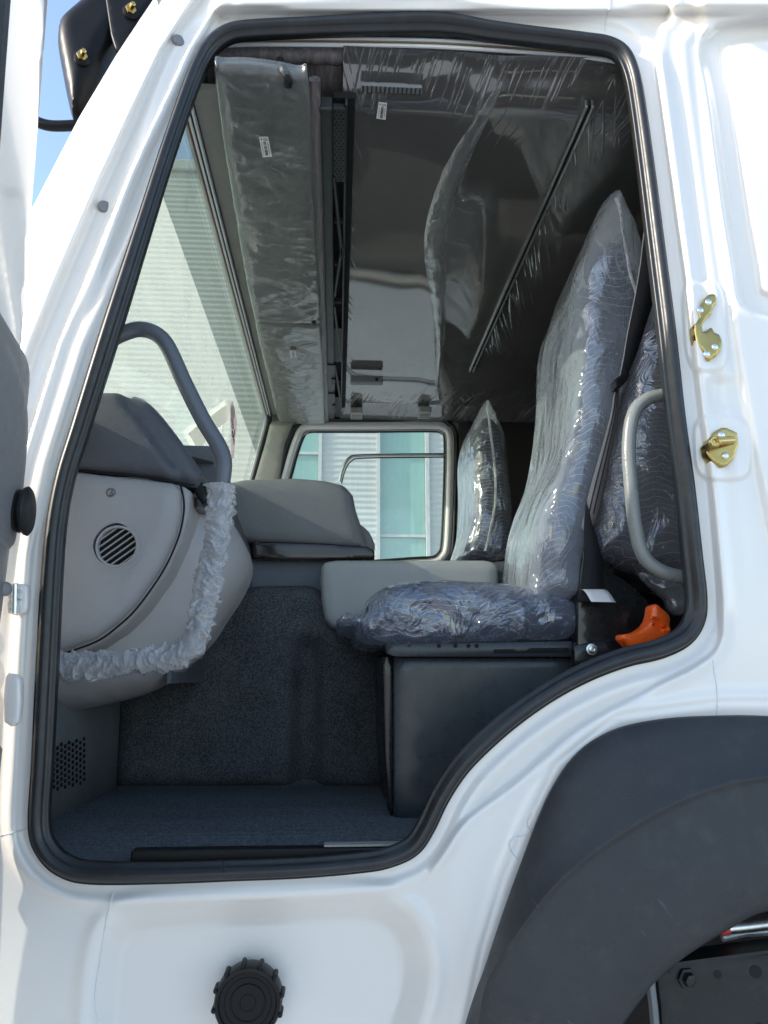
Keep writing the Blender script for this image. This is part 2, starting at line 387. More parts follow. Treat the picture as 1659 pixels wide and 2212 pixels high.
def flatY(Y): return lambda a, b, h: np.stack([a, Y-h, b], 1)         # a=x, b=z, h towards the camera
def flatZ(Z): return lambda a, b, h: np.stack([a, b, Z-h], 1)         # a=x, b=y, h downwards
def puff(name, outline, to3, depth, rad, step, mat, parent=None, holes=(), relief=None, disp=None, shrink=0.0, back=True, curve=True, kind=None):
    """a closed outline with rounded front, sides and back; rad = rounding, depth = distance to the back"""
    ol = resample(np.array(outline, float), step=step*.8, closed=True)
    hs = [resample(np.array(h, float), step=step*.8, closed=True) for h in holes]
    lo, hi = ol.min(0), ol.max(0)
    gx, gy = np.meshgrid(np.arange(lo[0], hi[0], step), np.arange(lo[1], hi[1], step*.87))
    gx[1::2] += step*.5
    G = np.stack([gx.ravel(), gy.ravel()], 1); G = G[inside(G, ol)]; G = G[segdist(G, ol) > step*.5]
    for h in hs: G = G[~inside(G, h)]; G = G[segdist(G, h) > step*.4]
    extra = []
    for k in ((.25, .6) if rad < step*2.5 and rad > 0 else ()): # rounding rings
        c = ol; t = np.roll(c, -1, 0)-np.roll(c, 1, 0); t /= np.linalg.norm(t, axis=1)[:, None]+1e-12
        nn = np.stack([-t[:, 1], t[:, 0]], 1)
        if not inside(c+nn*1e-4, ol).mean() > .5: nn = -nn
        q = c+nn*rad*k; q = q[inside(q, ol)]; q = q[segdist(q, ol) > rad*k*.85]; extra.append(q)
        if len(G): G = G[segdist(G, ol) > rad*1.15]
    A = np.vstack([ol]+hs+[G]+extra)
    ed = []; b = 0
    for c in [ol]+hs:
        n = len(c); ed += [(b+i, b+(i+1) % n) for i in range(n)]; b += n
    vs, _, tri, *_ = delaunay_2d_cdt([Vector(p) for p in A.tolist()], ed, [], 0, 1e-7)
    P = np.array([tuple(v) for v in vs]); T = np.array([t for t in tri if len(t) == 3])
    cen = P[T].mean(1); keep = inside(cen, ol)
    for h in hs: keep &= ~inside(cen, h)
    T = T[keep]
    ar = np.cross(P[T[:, 1]]-P[T[:, 0]], P[T[:, 2]]-P[T[:, 0]]); T[ar < 0] = T[ar < 0][:, ::-1]
    d = segdist(P, ol)
    t = np.clip(d/max(rad, 1e-6), 0, 1); h = rad*np.sqrt(np.clip(1-(1-t)**2, 0, 1)) if rad > 0 else np.zeros(len(P))
    if relief is not None: h = h+relief(P, d)
    V = to3(P[:, 0], P[:, 1], h)
    if disp is not None: V = V+disp(V, P, d)
    V = list(V); Fc = [tuple(t) for t in T]
    if back:
        n = len(ol); idx = list(range(n))                 # outline vertices come first in the triangulation
        c = ol.mean(0); prev = idx; steps = 3 if depth > .05 else 1
        for k in range(1, steps+1):
            q = c+(ol-c)*(1-shrink*k/steps); start = len(V)
            V += list(to3(q[:, 0], q[:, 1], np.full(n, -depth*k/steps)))
            cur = list(range(start, start+n)); Fc += [(prev[i], cur[i], cur[(i+1) % n], prev[(i+1) % n]) for i in range(n)]; prev = cur
        if hs:
            nP = len(P); start = len(V); V += list(to3(P[:, 0], P[:, 1], np.full(nP, -depth)))
            Fc += [tuple(start+i for i in t[::-1]) for t in T]; b = n
            for q in hs:
                nh = len(q); Fc += [(b+(i+1) % nh, start+b+(i+1) % nh, start+b+i, b+i) for i in range(nh)]; b += nh
        else: Fc.append(tuple(reversed(prev)))
    V = np.array(V)
    # orientation: face outwards
    o = mk(name, V, Fc, mat, parent, kind=kind)
    bmfix(o); sharpen(o, 50)
    return o
def bmfix(o):
    import bmesh
    b = bmesh.new(); b.from_mesh(o.data); bmesh.ops.recalc_face_normals(b, faces=b.faces); b.to_mesh(o.data); b.free()
def uvpuff(name, pts, Y, depth, rad, step, mat, parent=None, smooth_n=0, **k):
    a = np.array(pts, float)
    if smooth_n: a = spline(a, smooth_n, True)
    return puff(name, xz(a, Y), flatY(Y), depth, rad, step, mat, parent, **k)
def loft(name, rows, mat, parent=None, n=60, closed_cols=False, flip=False, kind=None):
    R = [resample(np.array(r, float), n=n) for r in rows]; V = np.vstack(R); Fc = []
    for i in range(len(R)-1):
        for k in range(n-1):
            f = (i*n+k, i*n+k+1, (i+1)*n+k+1, (i+1)*n+k); Fc.append(f[::-1] if flip else f)
    return mk(name, V, Fc, mat, parent, kind=kind)

# =================================================================== SETTING
gm = MB(); gm.add([(-300, -300, -1.42), (300, -300, -1.42), (300, 300, -1.42), (-300, 300, -1.42)], [(0, 1, 2, 3)])
g = gm.build("ground", "concrete", None, flat=True); g["kind"] = "structure"; g["label"] = "pale concrete yard under and beyond the truck"

# ------------------------------------------------------------------ building beyond the far window
BY = 14.0; BX0, BX1, BZ0, BZ1 = float(PY(205, 1050, BY)[0]), 12.0, -1.42, 11.3
bld = thing("building", (0, BY, BZ0), "pale corrugated building with green glass strips, seen through the cab's far window and windscreen", "building")
def bx(u): return float(PY(u, 1050, BY)[0])
strips = [(bx(815), bx(925)), (bx(560), bx(692)), (bx(1040), bx(1180)), (bx(1350), bx(1500)), (bx(1700), bx(1850))]
strips.sort()
edges = [BX0]+[x for s in strips for x in s]+[BX1]
for i in range(0, len(edges), 2):                        # corrugated cladding panels, waves running level
    x0, x1 = edges[i], edges[i+1]
    nz = 900; zz = np.linspace(BZ0, BZ1, nz); yy = BY+.009*np.sin(zz*2*math.pi/.125)
    V = [(x0, y, z) for y, z in zip(yy, zz)]+[(x1, y, z) for y, z in zip(yy, zz)]
    mk("cladding_panel", V, [(k, nz+k, nz+k+1, k+1) for k in range(nz-1)], "building_panel", bld)
for (x0, x1) in strips:
    m = MB(); zs = [BZ0, .05, 1.35, 3.12, 4.85, 6.5, 7.9, 9.6, BZ1]
    for a, b_ in zip(zs[:-1], zs[1:]):
        box("glass_panel", (x0+.06, BY+.08, a+.03), (x1-.06, BY+.12, b_-.03), "green_glass", bld)
    m.box((x0-.02, BY-.06, BZ0), (x0+.055, BY+.14, BZ1)); m.box((x1-.055, BY-.06, BZ0), (x1+.02, BY+.14, BZ1))
    for z in zs: m.box((x0+.06, BY+.02, z-.028), (x1-.06, BY+.14, z+.028))
    m.build("window_frame", "building_trim", bld, flat=True)
box("parapet", (BX0, BY-.08, BZ1+.005), (BX1, BY+.2, BZ1+.3), "building_trim", bld)
box("wall", (BX0, BY+.2, BZ0), (BX1, BY+6, BZ1), "building_trim", bld)

# =================================================================== TRUCK
truck = thing("truck", (.2, 1.2, -1.42), "white truck cab with its near door wide open onto a new interior", "truck")
YF = 2.40                                               # inside of the far side
ZT = 1.655                                              # headliner height

AP = spline([(85, 1780), (92, 1640), (103, 1420), (112, 1250), (122, 1130), (141, 1030), (172, 930), (215, 792), (260, 650), (310, 492), (360, 335), (405, 205), (430, 143), (455, 103),
             (490, 77), (540, 67), (700, 59), (830, 53), (930, 50), (1000, 57), (1060, 68), (1150, 80), (1250, 92), (1310, 101), (1345, 122), (1365, 165), (1378, 235), (1395, 360), (1415, 520),
             (1440, 720), (1460, 900), (1480, 1050), (1495, 1200), (1504, 1290), (1499, 1340), (1472, 1378), (1420, 1403), (1350, 1420), (1270, 1450), (1190, 1492), (1110, 1547),
             (1040, 1607), (990, 1660), (950, 1722), (920, 1785), (890, 1828), (840, 1852), (780, 1863), (650, 1874), (500, 1880), (350, 1885), (200, 1885), (140, 1870), (102, 1835)], 6, True)
ARCH_IN = [(1290, 2600), (1300, 2300), (1330, 2212), (1380, 2142), (1430, 2087), (1505, 2032), (1580, 1987), (1659, 1952), (1800, 1915), (2100, 1900), (2320, 2000), (2420, 2600)]
SIL = np.array([(480, -260), (330, 0), (250, 120), (170, 255), (50, 487), (-10, 600), (-70, 800), (-110, 1200), (-120, 1700), (-120, 2600)], float)
L1 = np.array([(600, -260), (428, 0), (360, 105), (225, 400), (80, 743), (40, 870), (0, 1000), (-40, 1200), (-60, 1500), (-70, 2600)], float)
REC = spline([(195, 2420), (192, 2250), (205, 2080), (240, 1990), (330, 1952), (600, 1938), (780, 1932), (850, 1950), (900, 1995), (925, 2075), (918, 2160), (890, 2250), (870, 2420)], 5, True)
PANEL = spline([(1900, 10), (1600, 38), (1530, 65), (1512, 112), (1530, 225), (1580, 550), (1630, 680), (1900, 730), (2250, 740), (2400, 640), (2400, 140), (2250, 20)], 5, True)
RAISE = spline([(1452, -260), (1450, 10), (1424, 60), (1422, 150), (1462, 450), (1488, 640), (1510, 850), (1536, 1045), (1556, 1300), (1552, 1390), (1500, 1440), (1400, 1488), (1250, 1568),
                (1120, 1680), (1010, 1765), (945, 1855), (900, 1910), (760, 1935)], 5)
RIDGE = spline([(1500, -260), (1530, 300), (1582, 691), (1617, 904), (1659, 1118), (1720, 1400), (1800, 1700)], 5)

def xofv(line, v): o = np.argsort(line[:, 1]); return np.interp(v, line[o, 1], line[o, 0])
def relief(U, Vv):
    P = np.stack([U, Vv], 1)
    da = segdist(P, AP[::2])
    y = np.zeros(len(P))
    # rolled lip next to the seal
    y += -.010*np.exp(-((da-62)/16)**2)*(np.ones(len(P)))
    # front pillar: plug land, ridge and groove, then the outer skin curling to the front
    l1 = xofv(L1, Vv); sl_ = xofv(SIL, Vv); dl = (U-l1)*.9
    pil = smooth((1500-Vv)/500)*smooth((560-U)/120)
    y += pil*(-.009*np.exp(-((dl-46)/13)**2)+.004*np.exp(-((dl-72)/11)**2)-.005*np.exp(-((dl-92)/11)**2)+.012*smooth((dl+14)/24)*(dl < 40)*1.0)
    t = np.clip((l1-U)/np.maximum(l1-sl_, 1), 0, 1.2); y += -.022*smooth(t*6)+.055*np.clip(t, 0, 1.2)+.06*np.clip(t, 0, 1.2)**3
    # header above the door
    y += -.030*smooth((34-Vv)/26)*smooth((U-420)/80)
    y += -.012*np.exp(-((Vv-22)/7)**2)*smooth((U-560)/80)*smooth((1400-U)/60)
    # filler recess
    rin = inside(P, REC); dr = segdist(P, REC); sd = np.where(rin, dr, -dr)
    y += .050*smooth((sd+8)/72)-.006*np.exp(-((sd+20)/16)**2)
    # pressed step around the aperture, rear pillar and over the wheel
    dz = segdist(P, RAISE, closed=False); o = np.argsort(RAISE[:, 1])
    out = inside(P, np.vstack([RAISE, [(760, 2700), (2400, 2700), (2400, -260)]])); sd = np.where(out, dz, -dz)
    fade = smooth((U-860)/160)
    y += fade*(-.020*smooth((sd+8)/16)-.002*np.exp(-((sd-16)/10)**2))
    y += fade*(-.004*np.exp(-((sd-58)/13)**2))*smooth((1350-Vv)/300)
    # rear side skin turns away past the ridge
    rx = xofv(RIDGE, Vv); y += -.016*smooth((U-rx+16)/32)
    # pressed panel high on the rear side
    pin = inside(P, PANEL); dp = segdist(P, PANEL); sd = np.where(pin, dp, -dp)
    y += .028*smooth((sd+6)/24)-.018*smooth((sd-42)/22)
    # pads the latch plates sit on
    for (cx, cy, a, b_) in ((1523, 705, 44, 92), (1560, 968, 58, 66)):
        q = np.sqrt(((U-cx-(Vv-cy)*.06)/a)**4+((Vv-cy)/b_)**4); y += -.007*smooth((1.25-q)/.35)
    y += .012*np.exp(-(((U-1552)/34)**2+((Vv-850)/34)**4))
    # crest of the wheel-arch lip
    y += -.004*np.exp(-((segdist(P, np.array([(1005, 2212), (1040, 2050), (1085, 1900), (1130, 1790), (1200, 1650), (1330, 1545), (1560, 1515), (1700, 1515)], float), False)-10)/14)**2)
    y += .0007*W1(np.stack([U/400, Vv/400, U*0], 1), 1.0)
    return y
def body():
    du = 4.0
    us = np.r_[np.arange(-140, 1720, du), np.arange(1720, 2620, 12.0)]; vs = np.arange(-255, 2480, du)
    UU, VV = np.meshgrid(us, vs); u = UU.ravel(); v = VV.ravel()
    # keep the front edge clean: columns left of the silhouette slide onto it
    s_ = xofv(SIL, v); u2 = np.maximum(u, np.minimum(s_, u+400))
    y = relief(u2, v)
    p = PY(u2, v, y)
    P2 = np.stack([u2, v], 1)
    hole = inside(P2, AP) & (segdist(P2, AP[::2]) > 6)
    arch = inside(P2+np.array([22, 26]), np.array(ARCH_IN, float)) & (P2[:, 0] > 1285)
    dead = (u < s_-du*2.6) | arch | hole
    nx = len(us); ny = len(vs)
    I = (np.arange(ny-1)[:, None]*nx+np.arange(nx-1)[None]).ravel()
    Q = np.stack([I, I+1, I+nx+1, I+nx], 1)
    ok = ~dead[Q].any(1); Q = Q[ok][:, ::-1]
    cu = u2[Q].mean(1); cv = v[Q].mean(1)
    reg = np.zeros(len(Q))
    for r, nm in ((0, "side_frame"),):
        q = Q[reg == r]; used = np.unique(q); mp = np.full(len(p), -1); mp[used] = np.arange(len(used))
        o = mk(nm, p[used], mp[q], "white_paint", truck)
        md = o.modifiers.new("thickness", 'SOLIDIFY'); md.thickness = .0015; md.offset = -1
body()

# ------------------------------------------------------------------ door seal: bulb, outer lip and inner lip swept round the aperture
def seal():
    path = resample(AP, step=6.0, closed=True)
    p2 = xz(path, 0.0); t = np.roll(p2, -1, 0)-np.roll(p2, 1, 0); t /= np.linalg.norm(t, axis=1)[:, None]
    nn = np.stack([-t[:, 1], t[:, 0]], 1)
    cpoly = p2
    if inside(p2+nn*.004, cpoly).mean() > .5: nn = -nn    # point outwards
    prof = [(.0172, -.003), (.0165, -.0075), (.0130, -.0045), (.0118, -.014), (.0085, -.0225), (.002, -.0262), (-.0052, -.0240), (-.0098, -.0175), (-.0118, -.0070), (-.0160, -.0105), (-.0172, -.002), (-.016, .012), (-.008, .014)]
    n = len(p2); m = len(prof); wob = 1+.05*W1(np.c_[p2*1.0, p2[:, :1]*0], 2.2)
    # pushed-in wave in the top run
    sag = np.exp(-((path[:, 0]-930)/150)**2)*(path[:, 1] < 110)*.006
    V = np.zeros((n, m, 3))
    for j, (a, y) in enumerate(prof):
        aa = a*wob*1.04
        V[:, j, 0] = p2[:, 0]+nn[:, 0]*aa; V[:, j, 2] = p2[:, 1]+nn[:, 1]*aa; V[:, j, 1] = y*wob+sag*(1 if a < 0 else .3)
    Fc = [(i*m+j, i*m+(j+1) % m, ((i+1) % n)*m+(j+1) % m, ((i+1) % n)*m+j) for i in range(n) for j in range(m-1)]
    o = mk("door_seal", V.reshape(-1, 3), Fc, "rubber", truck); bmfix(o)
    # the butt joint in the bottom run
    a = PY(482, 1858, -.031); b = PY(484, 1898, -.012); m_ = MB(); m_.tube([a, (a+b)/2+np.array([0, -.006, 0]), b], .0012, 6); m_.build("seal_joint", "dark_void", truck)
seal()

# ------------------------------------------------------------------ closed cab behind the aperture
def sheet(name, pts, mat, thick=.01):
    m = MB(); m.add(pts, [tuple(range(len(pts)))]); o = m.build(name, mat, truck, flat=True)
    md = o.modifiers.new("thickness", 'SOLIDIFY'); md.thickness = thick; md.offset = 0
    return o
WT = PY(575, 900, YF-.02); WBm = PY(540, 1030, YF-.02)   # windscreen line, top and a lower point, in x-z
wd = (WBm-WT); wd[1] = 0
def wpt(t, y): q = WT+wd*t; return np.array([q[0], y, q[2]])
XB = 1.62                                               # back wall
TW = (WT[2]-float(PY(600., 1085., 1.0)[2]))/-wd[2]              # the glass ends at the dash top
x_ws_b = wpt(TW, 0)
sheet("roof", [(WT[0]-.06, .02, 1.86), (XB+.1, .02, 1.86), (XB+.1, YF+.06, 1.86), (WT[0]-.06, YF+.06, 1.86)], "roof_paint")
sheet("front_header", [(WT[0]-.06, .05, 1.86), (WT[0]-.06, YF+.06, 1.86), (WT[0]-.005, YF+.06, WT[2]+.01), (WT[0]-.005, .05, WT[2]+.01)], "roof_paint")
sheet("back_wall", [(XB, .02, -.3), (XB, YF+.05, -.3), (XB, YF+.05, 1.86), (XB, .02, 1.86)], "quarter_liner")
zlow = -.35
sheet("cowl", [(x_ws_b[0], .05, x_ws_b[2]), (x_ws_b[0], YF+.06, x_ws_b[2]), (-.93, YF+.06, x_ws_b[2]-.06), (-.93, .05, x_ws_b[2]-.06)], "roof_paint")
sheet("front_panel", [(-.93, .05, x_ws_b[2]-.06), (-.93, YF+.06, x_ws_b[2]-.06), (-.95, YF+.06, zlow), (-.95, .05, zlow)], "roof_paint")
# far side panel with the window cut out, built as rings round the window
WIN = spline([(625, 1034), (640, 980), (655, 940), (667, 931), (700, 930), (800, 930), (935, 929), (955, 934), (963, 950), (962, 1050), (957, 1170), (950, 1196), (935, 1206), (900, 1208), (800, 1215), (700, 1220), (600, 1225), (585, 1210), (590, 1150)], 4, True)
def scaled(poly, k_px):                                  # offset outwards in photo px
    t = np.roll(poly, -1, 0)-np.roll(poly, 1, 0); t /= np.linalg.norm(t, axis=1)[:, None]
    nn = np.stack([t[:, 1], -t[:, 0]], 1)
    if inside(poly+nn*.5, poly).mean() > .5: nn = -nn
    return poly+nn*k_px
def far_side():
    a = np.array([(WT[0]+.012, WT[2]), (WT[0]+wd[0]*5+.012, WT[2]+wd[2]*5), (-.75, -.3), (XB, -.3), (XB, 1.8), (WT[0]+.012, 1.8)])
    puff("far_side_panel", a, flatY(YF), .03, .0, .06, "liner_beige", truck, holes=[xz(WIN, YF)])
    w1 = resample(xz(WIN, YF-.01), n=120, closed=True)
    m = MB(); pth = np.array([(x, YF-.012, z) for x, z in np.vstack([resample(xz(scaled(WIN, 22), YF), n=160, closed=True)])]); m.tube(np.vstack([pth, pth[:1]]), .013, 10, caps=False); m.build("window_gasket", "rubber", truck)
    r0 = xz(scaled(WIN, 21), YF-.012); r1 = xz(scaled(WIN, 11), YF-.026); r2 = xz(scaled(WIN, 3), YF-.012); r3 = xz(scaled(WIN, 1), YF+.03)
    def row(r, y): q = resample(r, n=160, closed=True); q = np.vstack([q, q[:1]]); return np.stack([q[:, 0], np.full(len(q), y), q[:, 1]], 1)
    loft("window_frame", [row(r0, YF-.006), row(r1, YF-.026), row(r2, YF-.012), row(r3, YF+.035)], "white_paint_dull", truck, n=161)
    m = MB(); pth = row(xz(scaled(WIN, -2), YF+.02), YF+.02); m.tube(pth, .009, 8, caps=False); m.build("glass_channel", "rubber", truck)
    gp = xz(scaled(WIN, 2), YF+.03); V = [(x, YF+.03, z) for x, z in gp]; m = MB(); m.add(V, [tuple(range(len(V)))]); m.build("side_window", "window_glass", truck, flat=True)
    # quarter-light bar
    bar = spline([(734, 1040), (738, 1022), (745, 1003), (755, 990), (772, 985), (850, 983), (966, 982)], 6)
    q = xz(bar, YF+.012); m = MB(); m.tube([(x, YF+.012, z) for x, z in q], .0095, 8); m.build("quarter_light_bar", "alu", truck)
    m = MB(); q = xz(spline([(738, 1045), (743, 1024), (750, 1007), (760, 996), (775, 991), (850, 989), (962, 988)], 6), YF+.01); m.tube([(x, YF+.005, z) for x, z in q], .0035, 6); m.build("bar_gasket", "rubber", truck)
far_side()
uvpuff("far_pillar_trim", [(583, 905), (640, 905), (618, 960), (606, 1035), (590, 1110), (520, 1110), (548, 1032), (570, 960)], YF-.015, .012, .02, .025, "liner_beige", truck)
uvpuff("quarter_panel", [(992, 909), (1500, 905), (1500, 1320), (985, 1320), (984, 1190), (990, 1000)], YF-.02, .015, .008, .06, "quarter_liner", truck)
# windscreen
for nm, t0, t1, mt in (("shade_band", -.02, .62, "shade_band_glass"), ("windscreen", .62, TW, "windscreen_glass")):
    m = MB(); V = [wpt(t0, .10), wpt(t0, YF+.02), wpt(t1, YF+.02), wpt(t1, .10)]; m.add(V, [(0, 1, 2, 3)]); m.build(nm, mt, truck, flat=True)
m = MB(); m.tube([wpt(-.02, .1)+np.array([.012, 0, 0]), wpt(-.02, YF-.1)+np.array([.012, 0, 0]), wpt(.04, YF-.04)+np.array([.02, 0, 0]), wpt(.14, YF-.02)+np.array([.02, 0, 0]), wpt(1.3, YF-.02)+np.array([.018, 0, 0]), wpt(TW, YF-.02)+np.array([.018, 0, 0])], .016, 10)
m.build("windscreen_seal", "rubber", truck)
m = MB(); m.tube([wpt(-.05, .06), wpt(1.5, .06), wpt(TW+.3, .06)], .035, 10); m.build("near_pillar_trim", "liner_beige", truck)

# ------------------------------------------------------------------ overhead
def xf(u): return float(PY(u, 905, YF-.02)[0])
zf = float(PY(640, 905, YF-.02)[2])                      # height of the front overhead line
def strip(name, u0, u1, dz, th, mat, y0=.1, y1=YF-.03):
    return box(name, (xf(u0), y0, zf+dz), (xf(u1), y1, zf+dz+th), mat, truck)
strip("header_flange", 576.5, 579, .0, .02, "red_primer")
strip("header_flange", 579.3, 582, -.004, .02, "white_paint_dull")
strip("header_flange", 582.2, 584, .004, .02, "black_metal")
strip("header_flange", 584.2, 586.5, -.004, .02, "white_paint_dull")
strip("front_overhead_panel", 587, 668, .012, .02, "liner_beige")
strip("front_overhead_panel", 668.5, 709, .03, .02, "quarter_liner")
def hl_z(x, y):
    P = np.stack([x, y, x*0], 1)
    z = ZT-.03*smooth((y-2.2)/.2)+.055*smooth((.17-y)/.15)
    z = z+.0012*W1(P, .9)+.0004*W2(P, 2.3)
    # long bulge where film has come loose, from the near edge to the far side
    c = PZ(np.array([1090., 1062, 1000, 955, 940, 935, 930]), np.array([150., 215, 330, 430, 520, 680, 860]), ZT)
    dd = segdist(P[:, :2], c[:, :2], False); z = z-.006*np.exp(-(dd/.06)**2)
    e = PZ(np.array([960.]), np.array([185.]), ZT)[0]; z = z-.008*np.exp(-(((x-e[0])/.05)**2+((y-e[1])/.04)**2))
    return z
def headliner():
    xs = np.linspace(xf(733), XB, 190); ys = np.linspace(.03, YF, 260)
    X, Yg = np.meshgrid(xs, ys); x = X.ravel(); y = Yg.ravel(); nx = len(xs)
    V = np.stack([x, y, hl_z(x, y)], 1)
    Fc = [(j*nx+i, (j+1)*nx+i, (j+1)*nx+i+1, j*nx+i+1) for j in range(len(ys)-1) for i in range(nx-1)]
    return mk("headliner", V, Fc, "headliner_film", truck)
head = headliner()
def film_fold_highlight():
    q = resample(spline([(1076, 185), (1062, 215), (1030, 275), (992, 345), (962, 420), (945, 480), (940, 540), (946, 640), (950, 740), (944, 830)], 8), n=90); rows = []
    for k, a in enumerate(np.linspace(-1, 1, 11)):
        wd_ = np.interp(np.linspace(0, 1, 90), [0, .06, .3, .6, 1], [.004, .012, .030, .036, .010]); c = PZ(q[:, 0], q[:, 1], ZT-.006)
        T = np.gradient(c, axis=0); T /= np.linalg.norm(T, axis=1)[:, None]; nn = np.stack([T[:, 1], -T[:, 0], 0*T[:, 0]], 1)
        p = c+nn*(a*wd_)[:, None]; p[:, 2] -= .016*(1-a*a)*np.minimum(wd_/.03, 1)+.0012*W2(p*4+k*.3, 3.); rows.append(p)
    loft("film_fold_highlight", rows, "film_roof", truck, n=90)  # milky strip added to make the pale highlight along the film's fold
film_fold_highlight()
# groove with two bright rails
ga = PZ(1306., 150., ZT); gb = PZ(1022., 800., ZT)
for k, nm in ((-.0075, "alu"), (.0075, "alu")):
    box("roof_rail", (ga[0]+k-.0035, .11, ZT-.010), (ga[0]+k+.0035, gb[1], ZT+.01), nm, truck)
box("rail_groove", (ga[0]-.004, .11, ZT-.005), (ga[0]+.004, gb[1], ZT+.01), "dark_void", truck)
# near header: white flanges, wrapped pad
def hrun(name, dv, Y, r, mat):
    q = spline([(430, 92), (490, 82), (620, 80), (900, 84), (1060, 92), (1200, 102), (1300, 112), (1350, 122)], 6); p = PY(q[:, 0], q[:, 1]+dv, Y)
    m = MB(); m.tube(p, r, 8); m.build(name, mat, truck)
hrun("header_flange", 2, .030, .0035, "white_paint_dull"); hrun("header_trim", 7, .036, .003, "gold_trim"); hrun("header_trim", 11, .040, .003, "gold_trim"); hrun("header_flange", 16, .034, .0045, "white_paint_dull")
def pad():
    p = PY(np.linspace(440, 1345, 90), np.r_[np.full(40, 118.), np.linspace(118, 124, 30), np.linspace(124, 138, 20)], .075)
    m = MB(); m.tube(p, .022, 14, rfun=lambda t, a, q: .022+.0016*math.sin(90*t+3*math.sin(37*t))*abs(math.sin(a)))
    m.build("header_pad", "header_film", truck)
    # pad corner where the pillar pad turns forward along the shelf
    q = [np.array([xf(706), y, zf-.006+.035*smooth((.16-y)/.09)]) for y in np.linspace(.07, YF-.04, 60)]
    m = MB(); m.tube(q, .014, 10); m.build("overhead_pad", "header_film", truck)
    sheet("header_web", [tuple(PY(440, 106, .06)), tuple(PY(735, 106, .06)), (xf(735), .25, ZT+.02), (xf(600), .25, ZT+.02)], "header_film", .004)
pad()
# overhead shelf: rail, open bays with ribs, perforated ends
sh0, sh1, sh2 = xf(710), xf(723), xf(737)
shelf = box("overhead_shelf", (sh0, .12, zf-.008), (sh1, YF-.05, zf+.03), "shelf_plastic", truck)
box("shelf_floor", (sh1+.001, .12, ZT-.006), (sh2+.02, YF-.05, ZT+.012), "dark_void", shelf)
box("shelf_lip", (sh2-.004, .12, zf+.006), (sh2+.002, YF-.05, ZT-.007), "shelf_plastic", shelf)
ys = [.14, .36, .60, .84, 1.10, 1.36, 1.62, 1.86, 2.10, 2.33]
for i, y in enumerate(ys):
    box("rib", (sh1+.001, y-.003, zf+.004), (sh2-.005, y+.003, ZT-.007), "shelf_plastic", shelf)
for (y0, y1) in ((.38, .78), (1.05, .72), (1.12, 1.60), (1.65, 2.08)):
    a = np.array([sh1+.002, y0, zf+.003]); b_ = np.array([sh2-.006, y1, zf+.003]); m = MB(); m.tube([a, (a+b_)/2, b_], .006, 6); m.build("brace", "shelf_plastic", shelf)
for (y0, y1) in ((.125, .40), (1.30, 1.62), (2.05, 2.33)):
    box("perforated_plate", (sh1+.001, y0, zf), (sh2-.003, y1, zf+.0035), "shelf_plastic", shelf)
    m = MB()
    for i in range(5):
        for j in range(int((y1-y0)/.022)):
            cx = sh1+.006+(sh2-sh1-.014)*i/4; cy = y0+.012+j*.022+(i % 2)*.011; m.lathe((cx, cy, zf-.0006), (0, 0, -1), [(.0026, -.002), (.0026, .0003)], 8)
    m.build("perforation", "dark_void", shelf, kind="stuff")
for y in (1.78, 2.12): box("shelf_door", (sh0-.002, y-.15, zf-.0135), (sh1+.002, y+.12, zf-.0085), "shelf_plastic", shelf)
for y in (1.8, 2.14): box("shelf_catch", (sh1-.012, y-.03, zf-.020), (sh1+.004, y+.03, zf-.014), "black_plastic", shelf)
# lamp strip, grab handle, two small lenses on the headliner
def onroof(u, v, z): return PZ(float(u), float(v), z)
a = onroof(782, 136, ZT-.012); b_ = onroof(922, 127, ZT-.012)
a[1] = .075; lamp = box("roof_lamp", (a[0], a[1], ZT-.010), (b_[0], a[1]+.02, ZT+.0), "dash_grey", truck)
for k in range(14):
    x = a[0]+(b_[0]-a[0])*(k+.5)/14; box("louvre", (x-.0016, a[1]-.001, ZT-.012), (x+.0016, a[1]+.021, ZT-.0105), "quarter_liner", lamp)
h0 = onroof(757, 822, ZT-.04); h1 = onroof(827, 822, ZT-.04)
hb = box("assist_handle", (h0[0], h0[1]-.02, ZT-.055), (h1[0], h0[1]+.02, ZT-.02), "dash_grey", truck); box("handle_pivot", (h1[0]-.035, h0[1]-.024, ZT-.048), (h1[0]-.022, h0[1]-.0205, ZT-.033), "black_plastic", hb)
for (u, v) in ((770, 890), (917, 888)):
    c = onroof(u, v, ZT-.03); l = box("door_lamp", (c[0]-.03, c[1]-.05, ZT-.055), (c[0]+.03, c[1]+.05, ZT-.02), "lamp_lens", truck)
    for k in range(3): box("lens_rib", (c[0]-.026, c[1]-.03+k*.026, ZT-.0575), (c[0]+.026, c[1]-.02+k*.026, ZT-.0555), "dash_grey", l)
c = onroof(1180, 825, ZT-.03); box("coat_hook_plate", (c[0]-.04, c[1]-.06, ZT-.045), (c[0]+.04, c[1]+.06, ZT-.02), "black_plastic", truck)

# sun visors in film
def visor(y0, y1, u0, u1, wob):
    tp = .045 if y0 < .5 else 0.0
    x0, x1 = xf(u0), xf(u1); o = spline([(x0+.02+tp, y0), (x1-.03, y0+.012), (x1-.005, y0+.06), (x1, (y0+y1)/2), (x1-.002, y1-.06), (x1-.02, y1), (x0+.03, y1), (x0, y1-.05), (x0-.004+tp*.3, (y0+y1)/2), (x0-.004+tp*.8, y0+.06)], 5, True)
    v = puff("sun_visor", o, flatZ(zf-.012), .015, .012, .02, "visor_vinyl", truck)
    w_ = puff("visor_film", o+(o-o.mean(0))*.03, flatZ(zf-.018), .014, .014, .0085, "film_visor", v,
              disp=lambda V, P, d: np.stack([V[:, 0]*0, V[:, 0]*0, -(.007*crinkle(V*np.array([1, .6, 1])+wob, 2.6)*np.clip(d/.03, 0, 1)+.0018*crinkle(V*np.array([.7, 1.5, 1])+wob, 9.)*np.clip(d/.02, 0, 1))], 1))
    return v
